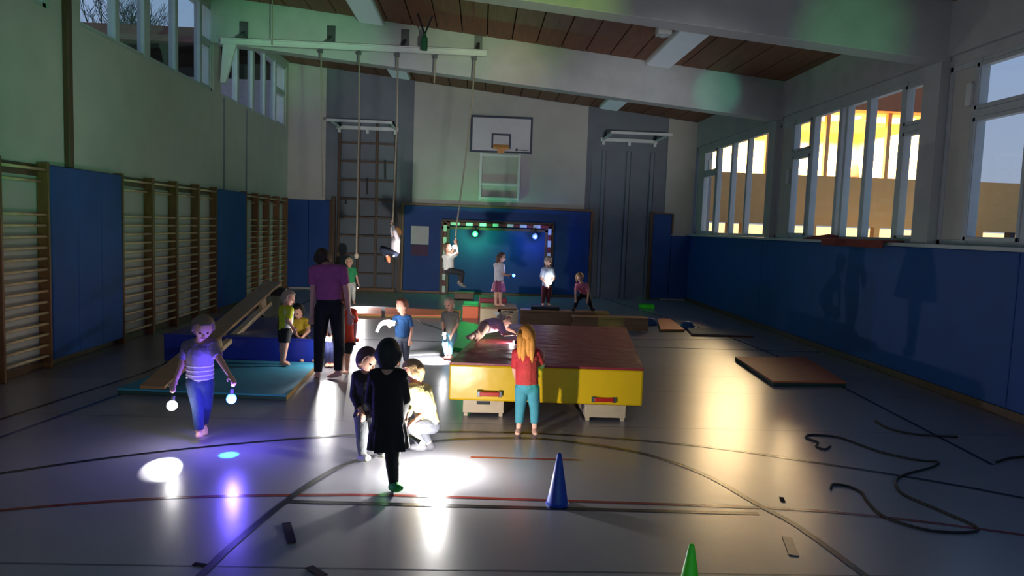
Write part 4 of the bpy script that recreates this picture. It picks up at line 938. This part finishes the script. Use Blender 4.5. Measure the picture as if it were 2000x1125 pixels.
# two around the bright torch on the floor
person('person in dark top and grey trousers with pale shoes, left behind the black figure', 5.75, 1.02, dict(
    head=(716, 730, -0.02), neck=(716, 750), sl=(698, 764), sr=(737, 764), el=(692, 800), er=(742, 800), wl=(703, 828, -0.08), wr=(738, 826, -0.08),
    pel=(718, 834, 0.04), hl=(708, 841), hr=(728, 841), kl=(707, 880, -0.06), kr=(740, 880, -0.03), al=(707, 916), ar=(741, 908, 0.08), tl=(722, 924, -0.10), tr=(752, 914, 0.0)),
    (0.7, -0.5, -0.4), (28, 28, 36), (112, 116, 120), (96, 70, 70), 1.9, 1.9, (208, 208, 186), 0.0, None, 0.0065, 0.0, GP, False, 1.05, cat='person')
person('blond person in yellow and white top crouching over the bright torch', 5.95, 1.02, dict(
    head=(806, 760, -0.02), neck=(812, 782), sl=(800, 796, -0.10), sr=(832, 796, 0.06), el=(798, 832, -0.14), er=(842, 832), wl=(792, 852, -0.27), wr=(812, 854, -0.10),
    pel=(836, 862, 0.05), hl=(826, 866, -0.03), hr=(842, 866, 0.08), kl=(800, 866, -0.08), kr=(818, 866, 0.14), al=(822, 904, -0.05), ar=(838, 902, 0.12), tl=(802, 908, -0.07), tr=(818, 908, 0.10)),
    (-0.85, -0.25, -0.4), (238, 222, 150), (70, 72, 80), (196, 160, 116), 1.6, 1.9, (54, 54, 60), 0.0, None, 0.0065, 0.10, GP, False, 1.0, cat='person')
torch(PY(824, 866, 5.6), (0.75, -0.3, -0.35), 'bulb_white', 'bright white torch held low by the blond crouching person', 60, (1.0, 0.97, 0.92), 130, 0.8, glow=95.0, aim=FL(835, 925), bulb=0.025, off=0.12)
# red top in front of the crash mat
person('person in red top and teal trousers with long fair hair at the crash mat', 6.65, 1.03, dict(
    head=(1028, 662, 0.02), neck=(1029, 684, 0.0), sl=(1010, 697), sr=(1047, 697), el=(1005, 730, 0.06), er=(1058, 722, 0.05), wl=(1010, 752, 0.14), wr=(1059, 704, 0.16),
    pel=(1029, 757, -0.02), hl=(1020, 765), hr=(1039, 765), kl=(1016, 800), kr=(1044, 800), al=(1013, 843), ar=(1044, 843), tl=(1010, 855, -0.10), tr=(1046, 855, -0.10)),
    (0.05, 0.95, -0.2), (190, 46, 50), (66, 140, 154), (226, 150, 62), 0.8, 1.75, None, 0.0, None, 0.0065, 0.30, GP, False, 1.0, cat='person')
torch(PY(1059, 704, 6.78), (0.15, -0.75, -0.2), 'bulb_red', 'small reddish torch in the right hand of the person in red', 0, (1.0, 0.75, 0.7), 60, 0.6, glow=0.25, L=0.09, bulb=0.02)
# lying on the crash mat
person('person in pink crawling on the dark red crash mat top', 8.6, 0.98, dict(
    head=(985, 656, 0.0), neck=(977, 663), sl=(976, 668, -0.10), sr=(972, 662, 0.12), el=(984, 686, -0.14), er=(990, 674, 0.12), wl=(996, 686, -0.13), wr=(1003, 680, 0.08),
    pel=(946, 670, 0.02), hl=(944, 672, -0.06), hr=(944, 670, 0.07), kl=(934, 688, -0.12), kr=(938, 684, 0.10), al=(918, 690, -0.3), ar=(918, 688, -0.15), tl=(910, 692, -0.4), tr=(908, 690, -0.25)),
    (0.9, -0.3, -0.25), (236, 184, 198), (206, 166, 138), (206, 182, 148), 0.9, 1.7, None, 0.575, None, 0.008, 0.08, GP, False, 1.0, cat='person')
torch(PY(1004, 668, 8.5), (-0.9, 0.1, -0.05), 'bulb_white', 'white torch on the crash mat lighting the person in pink', 14.0, (1, 0.96, 0.98), 110, 0.8, glow=3.0, L=0.08, bulb=0.015)
# three on the bench row
r, P8 = person('person in white tee and sequin skirt standing on the box with a blue lamp', 14.2, 0.98, dict(
    head=(979, 506), neck=(977, 515), sl=(968, 521, 0.06), sr=(981, 522, -0.08), el=(972, 540, 0.06), er=(984, 540, -0.10), wl=(986, 541, 0.0), wr=(994, 540, -0.10),
    pel=(974, 553), hl=(970, 556, 0.03), hr=(978, 556, -0.03), kl=(969, 577, 0.03), kr=(977, 577, -0.03), al=(968, 596, 0.03), ar=(977, 596, -0.03), tl=(974, 600, 0.02), tr=(984, 600, -0.05)),
    (0.95, -0.25, -0.15), (216, 210, 222), (190, 150, 140), (110, 84, 74), 0.8, 0.4, None, 0.36, ('sequin', 0.20, 0.15), 0.009, 0.16, GP, False, 1.0, cat='person')
torch(PY(1003, 538, 14.08), (1, -0.25, 0.1), 'bulb_blue', 'blue glowing lamp held out by the person in the sequin skirt', 0, (0.55, 0.6, 1.0), 60, 0.6, glow=5, L=0.10, bulb=0.03)
person('person in white shirt and maroon trousers standing on the black pad with a lamp', 14.2, 0.96, dict(
    head=(1071, 514), neck=(1070, 524), sl=(1061, 531), sr=(1078, 531, -0.05), el=(1057, 548, -0.04), er=(1082, 548, -0.1), wl=(1067, 560, -0.14), wr=(1076, 557, -0.16),
    pel=(1068, 564), hl=(1063, 567), hr=(1073, 567), kl=(1061, 582, -0.02), kr=(1071, 582, -0.02), al=(1060, 597), ar=(1070, 597), tl=(1061, 601, -0.1), tr=(1074, 601, -0.1)),
    (0.6, -0.75, -0.25), (206, 214, 222), (110, 44, 54), (198, 182, 160), 0.85, 1.9, None, 0.40, None, 0.009, 0.0, GP, False, 1.0, cat='person')
torch(PY(1075, 554, 13.98), (-0.3, -0.5, 0.7), 'bulb_white', 'small white lamp before the chest of the person on the black pad', 0, (0.9, 0.95, 1), 100, 0.8, glow=3.5, L=0.08, bulb=0.02)
person('person in pink top and black leggings bending with hands on knees on the bench', 14.1, 0.95, dict(
    head=(1132, 549, -0.08), neck=(1135, 558, -0.04), sl=(1127, 565, -0.04), sr=(1144, 565, -0.04), el=(1124, 578, -0.06), er=(1149, 580, -0.06), wl=(1124, 590, -0.08), wr=(1147, 592, -0.08),
    pel=(1142, 580, 0.12), hl=(1137, 583, 0.10), hr=(1147, 583, 0.10), kl=(1127, 593, -0.05), kr=(1150, 594, -0.05), al=(1121, 610, 0.0), ar=(1156, 610, 0.0), tl=(1118, 613, -0.09), tr=(1160, 613, -0.09)),
    (-0.1, -0.8, -0.55), (206, 112, 134), (22, 24, 34), (180, 140, 100), 0.8, 1.9, (24, 24, 30), 0.33, None, 0.009, 0.16, GP, False, 1.0, cat='person')
# on the ropes
person('person in white clutching the climbing rope with legs drawn up', 14.1, 0.98, dict(
    head=(775, 453, -0.02), neck=(775, 462), sl=(770, 466, 0.08), sr=(777, 467, -0.09), el=(766, 452, 0.12), er=(771, 452, -0.14), wl=(766, 440, 0.17), wr=(767, 438, 0.10),
    pel=(772, 494), hl=(769, 495, 0.06), hr=(771, 496, -0.06), kl=(747, 484, 0.08), kr=(746, 488, -0.06), al=(758, 498, 0.12), ar=(757, 502, -0.02), tl=(760, 507, 0.12), tr=(759, 510, -0.02)),
    (-0.85, -0.35, 0.2), (226, 216, 220), (28, 36, 56), (150, 104, 62), 1.7, 1.8, (196, 110, 70), None, None, 0.009, 0.0, GP, False, 1.0, cat='person')
torch(PY(769, 500, 13.96), (0.75, -0.45, -0.3), 'bulb_white', 'white torch tucked beside the person hanging on the rope', 0, (1, 0.95, 0.92), 70, 0.7, glow=9.0, L=0.08, bulb=0.014, off=0.16)
person('person in white shirt and black trousers swinging on the slanting rope', 14.1, 1.0, dict(
    head=(874, 484, 0.0), neck=(874, 494), sl=(868, 501, 0.04), sr=(884, 501, -0.04), el=(882, 494, 0.1), er=(894, 494, -0.08), wl=(889, 478, 0.14), wr=(891, 474, 0.06),
    pel=(877, 527), hl=(873, 529, 0.05), hr=(881, 529, -0.05), kl=(899, 531, 0.06), kr=(903, 533, -0.04), al=(897, 551, 0.08), ar=(901, 555, -0.02), tl=(905, 556, 0.08), tr=(909, 560, -0.02)),
    (0.85, -0.4, 0.1), (198, 198, 192), (20, 22, 28), (110, 86, 64), 0.8, 1.9, (90, 92, 92), None, None, 0.009, 0.0, GP, False, 1.0, cat='person')
torch(PY(887, 482, 14.02), (0.1, -0.9, -0.3), 'bulb_white', 'white lamp glowing at the head of the person on the slanting rope', 0, (1, 0.95, 0.85), 70, 0.7, glow=0.8, L=0.07, bulb=0.035)
# left group by the blue mat
person('person in yellow and black sports shirt and black shorts standing on the teal mat', 9.25, 1.03, dict(
    head=(563, 594), neck=(560, 607), sl=(552, 615, 0.05), sr=(566, 617, -0.08), el=(549, 636, 0.05), er=(563, 638, -0.1), wl=(563, 649, 0.0), wr=(571, 651, -0.1),
    pel=(556, 655), hl=(553, 659, 0.04), hr=(559, 659, -0.04), kl=(552, 685, 0.05), kr=(557, 686, -0.04), al=(551, 716, 0.08), ar=(553, 719, -0.04), tl=(561, 720, 0.06), tr=(566, 724, -0.08)),
    (0.92, -0.25, -0.3), (196, 206, 40), (24, 26, 30), (176, 160, 140), 0.85, 0.8, None, 0.066, None, 0.008, 0.0, GP, False, 1.0, panels=[((222, 222, 216), lambda R, tg, tt: np.isin(tg, ['torso', 'chest']) & (R[:, 0] > 0.03)), ((26, 26, 30), lambda R, tg, tt: (tg == 'torso') & (R[:, 0] < -0.045) & (R[:, 2] < 0.18))], cat='person')
person('dark haired person in yellow shirt sitting on the edge of the blue soft mat', 9.9, 1.03, dict(
    head=(582, 607, -0.03), neck=(583, 620), sl=(573, 628), sr=(596, 628), el=(569, 645, -0.08), er=(603, 646, -0.08), wl=(581, 656, -0.18), wr=(592, 657, -0.2),
    pel=(586, 657, 0.06), hl=(578, 660, 0.02), hr=(592, 660, 0.02), kl=(582, 666, -0.24), kr=(604, 667, -0.24), al=(588, 700, -0.24), ar=(610, 700, -0.24), tl=(592, 706, -0.36), tr=(616, 706, -0.34)),
    (-0.2, -0.8, -0.45), (190, 162, 40), (40, 44, 66), (28, 24, 24), 0.7, 1.3, None, None, None, 0.008, 0.0, GP, False, 1.0, cat='person')
person('person in long orange shirt and black shorts half hidden by the tall person', 9.1, 1.03, dict(
    head=(667, 588, 0.0), neck=(672, 603), sl=(664, 613), sr=(690, 613), el=(660, 636), er=(695, 636), wl=(662, 656, -0.05), wr=(693, 660, 0.0),
    pel=(676, 660), hl=(670, 665), hr=(683, 665), kl=(668, 695, 0.1), kr=(678, 697), al=(666, 722, 0.15), ar=(677, 727), tl=(662, 726, 0.12), tr=(672, 731, -0.08)),
    (-0.7, -0.5, -0.2), (220, 70, 40), (24, 24, 30), (110, 80, 60), 0.85, 0.85, None, 0.0, None, 0.008, 0.0, GP, False, 1.12, cat='person')
person('person in green shirt and white trousers standing far behind the tall person', 17.0, 1.05, dict(
    head=(682, 516), neck=(682, 525), sl=(675, 531), sr=(692, 531), el=(673, 546), er=(697, 546), wl=(674, 560), wr=(699, 558),
    pel=(685, 557), hl=(681, 560), hr=(689, 560), kl=(682, 577), kr=(690, 577), al=(682, 594), ar=(691, 594), tl=(680, 598, -0.1), tr=(693, 598, -0.1)),
    (0.1, -0.95, 0.0), (44, 150, 92), (190, 190, 180), (190, 170, 130), 0.8, 1.9, None, 0.0, None, 0.010, 0.0, GP, False, 1.0, cat='person')
torch(PY(699, 562, 16.9), (0.2, -0.6, -0.75), 'bulb_white', 'white torch added by the person in green to light the orange mats', 170, (1, 0.97, 0.95), 100, 0.7, aim=FL(745, 612), L=0.1, bulb=0.018)  # torch added here to light the orange mats and the floor
person('person in dark blue leggings holding a torch behind the legs of the tall person', 9.55, 1.03, dict(
    head=(648, 580, 0.05), neck=(648, 596, 0.03), sl=(637, 606), sr=(659, 606), el=(634, 630), er=(662, 630), wl=(637, 650, -0.12), wr=(650, 652, -0.12),
    pel=(646, 652), hl=(641, 656), hr=(651, 656), kl=(641, 684, -0.04), kr=(650, 684, -0.02), al=(640, 708), ar=(649, 708), tl=(638, 713, -0.1), tr=(648, 713, -0.1)),
    (-0.2, -0.9, -0.3), (110, 116, 130), (28, 34, 78), (110, 80, 60), 0.85, 1.9, None, 0.0, None, 0.008, 0.0, GP, False, 1.0, cat='person')
torch(PY(639, 662, 9.36), (0.03, -0.8, -0.42), 'bulb_white', 'white torch shining between the legs of the tall person', 34, (1, 0.98, 0.95), 46, 0.6, glow=14.0, aim=FL(638, 800), L=0.1, bulb=0.03)
# two blurred ones in the middle
person('person in blue shirt and grey trousers waving a white torch', 9.7, 1.0, dict(
    head=(785, 594, 0.0), neck=(786, 608), sl=(774, 619), sr=(798, 619), el=(768, 630, -0.1), er=(804, 640), wl=(764, 632, -0.25), wr=(801, 660, -0.05),
    pel=(787, 655), hl=(781, 659), hr=(793, 659), kl=(779, 684), kr=(793, 684, 0.05), al=(778, 706), ar=(793, 704, 0.1), tl=(774, 711, -0.1), tr=(794, 710, 0.0)),
    (-0.75, -0.6, -0.1), (36, 84, 140), (92, 100, 116), (150, 96, 78), 0.8, 1.85, None, 0.0, None, 0.008, 0.0, GP, False, 1.0, cat='person')
e = empty('torch_trail', PY(768, 631, 9.42), 'blurred trail of the white torch of the person in blue, built as a bent tube', 'light trail')
MB().tube([PY(*q, 9.42) for q in ((771, 632), (760, 630), (750, 630), (743, 634), (739, 641), (736, 648))], [0.03, 0.033, 0.03, 0.022, 0.017, 0.018], 10).build('tube', 'bulb_white', e, smooth=True)  # bent glowing tube stands for the blurred trail of the torch
MB().tube([PY(*q, 9.42) for q in ((776, 632), (771, 632))], 0.02, 10).build('grip', 'torch_body', e)
lamp_point('trail_glow', PY(752, 625, 9.25), 5.0, (1, 0.98, 0.96), 0.05, e)
lamp_spot('mat_fill_beam', PY(740, 622, 9.75), PY(790, 604, 15.2), 700, (1, 0.96, 0.93), 62, 0.9, 0.05, e)  # spot added behind the tube to light the orange mats
person('person in grey top and light blue jeans holding a torch left of the green mat', 10.3, 0.98, dict(
    head=(878, 585), neck=(879, 597), sl=(869, 606), sr=(891, 606), el=(865, 625, -0.05), er=(894, 626), wl=(868, 642, -0.15), wr=(884, 644, -0.1),
    pel=(879, 642), hl=(874, 646), hr=(885, 646), kl=(870, 665, -0.05), kr=(880, 666), al=(873, 687), ar=(879, 687), tl=(870, 692, -0.1), tr=(877, 692, -0.1)),
    (-0.4, -0.85, -0.25), (128, 124, 116), (120, 178, 206), (180, 170, 150), 0.85, 1.9, (110, 50, 44), 0.0, None, 0.008, 0.0, GP, False, 1.0, cat='person')
torch(PY(868, 652, 10.02), (-0.05, -0.75, -0.6), 'bulb_white', 'white torch in the hands of the person in light blue jeans', 150, (0.98, 0.98, 1.0), 90, 0.6, glow=3, aim=FL(850, 705), L=0.09, bulb=0.025)

# ------------------------------------------------------------------ unseen party projector, added behind the camera: coloured spots plus white fill
e = empty('party_fill_projector', (1.6, -1.2, 0), 'unseen black projector added behind the camera for party spots and white fill', 'party light')
MB().box(1.35, 1.85, -1.45, -0.95, 0, 0.9).build('stand_box', 'black', e, bevel=0.02)
MB().ell((1.6, -1.2, 1.08), (0.17, 0.17, 0.17), nu=20, nv=12).build('lens_dome', 'bulb_green', e, smooth=True)
PP = Vector((1.6, -1.2, 1.32))
GR, TE, RD, BL, YE = (0.1, 1.0, 0.25), (0.05, 0.9, 0.55), (1.0, 0.22, 0.3), (0.12, 0.15, 1.0), (0.55, 1.0, 0.1)
def spotpx(target, power, col, deg, blend=0.9, rad=0.04): lamp_spot('party_and_fill_beam', PP, target, power, col, deg, blend, rad, e)

for x_, w_ in ((-3.9, 3000), (-0.6, 3600), (3.2, 3400)): spotpx((x_, 17.0, 4.5), w_, (0.95, 0.97, 1.0), 17, 1.0, 0.3)  # white beams added as fill for the beams and upper end wall
spotpx(PX(230, 200, XL), 800, GR, 24); spotpx(PX(50, 210, XL), 520, TE, 16); spotpx(PY(590, 60, 14.6), 2400, GR, 13)
spotpx(PY(1400, 180, 14.6), 1900, TE, 4.0, 0.7); spotpx(PY(1010, 135, 14.6), 900, RD, 5); spotpx(PY(1660, 70, 9.4), 700, GR, 9)
spotpx(PX(1690, 440, XR), 160, GR, 7); spotpx(Vector((0.3, 13.0, ZC(0.3))), 1700, YE, 14)
spotpx(PX(30, 150, XL), 120, RD, 10); spotpx((1.3, 4.6, 0), 30, GR, 22); spotpx((4.5, 5.2, 0), 30, TE, 26)
spotpx(PY(767, 968, 5.1), 14, GR, 6, 0.7); spotpx(PX(1475, 520, XR), 700, BL, 3.2, 0.8); spotpx(PY(1350, 1090, 3.7), 26, GR, 12)
spotpx(PY(830, 330, 20.4), 260, GR, 8); spotpx(PY(1090, 320, 20.4), 260, (1, 0.55, 0.7), 12)
spotpx(FL(905, 655), 900, GR, 2.6, 0.5); spotpx(FL(1265, 600), 700, GR, 1.4, 0.5); spotpx(FL(1190, 628, 0.2), 500, YE, 2.5, 0.7)
SC.cycles.use_denoising = True
SC.cycles.sample_clamp_indirect = 4.0
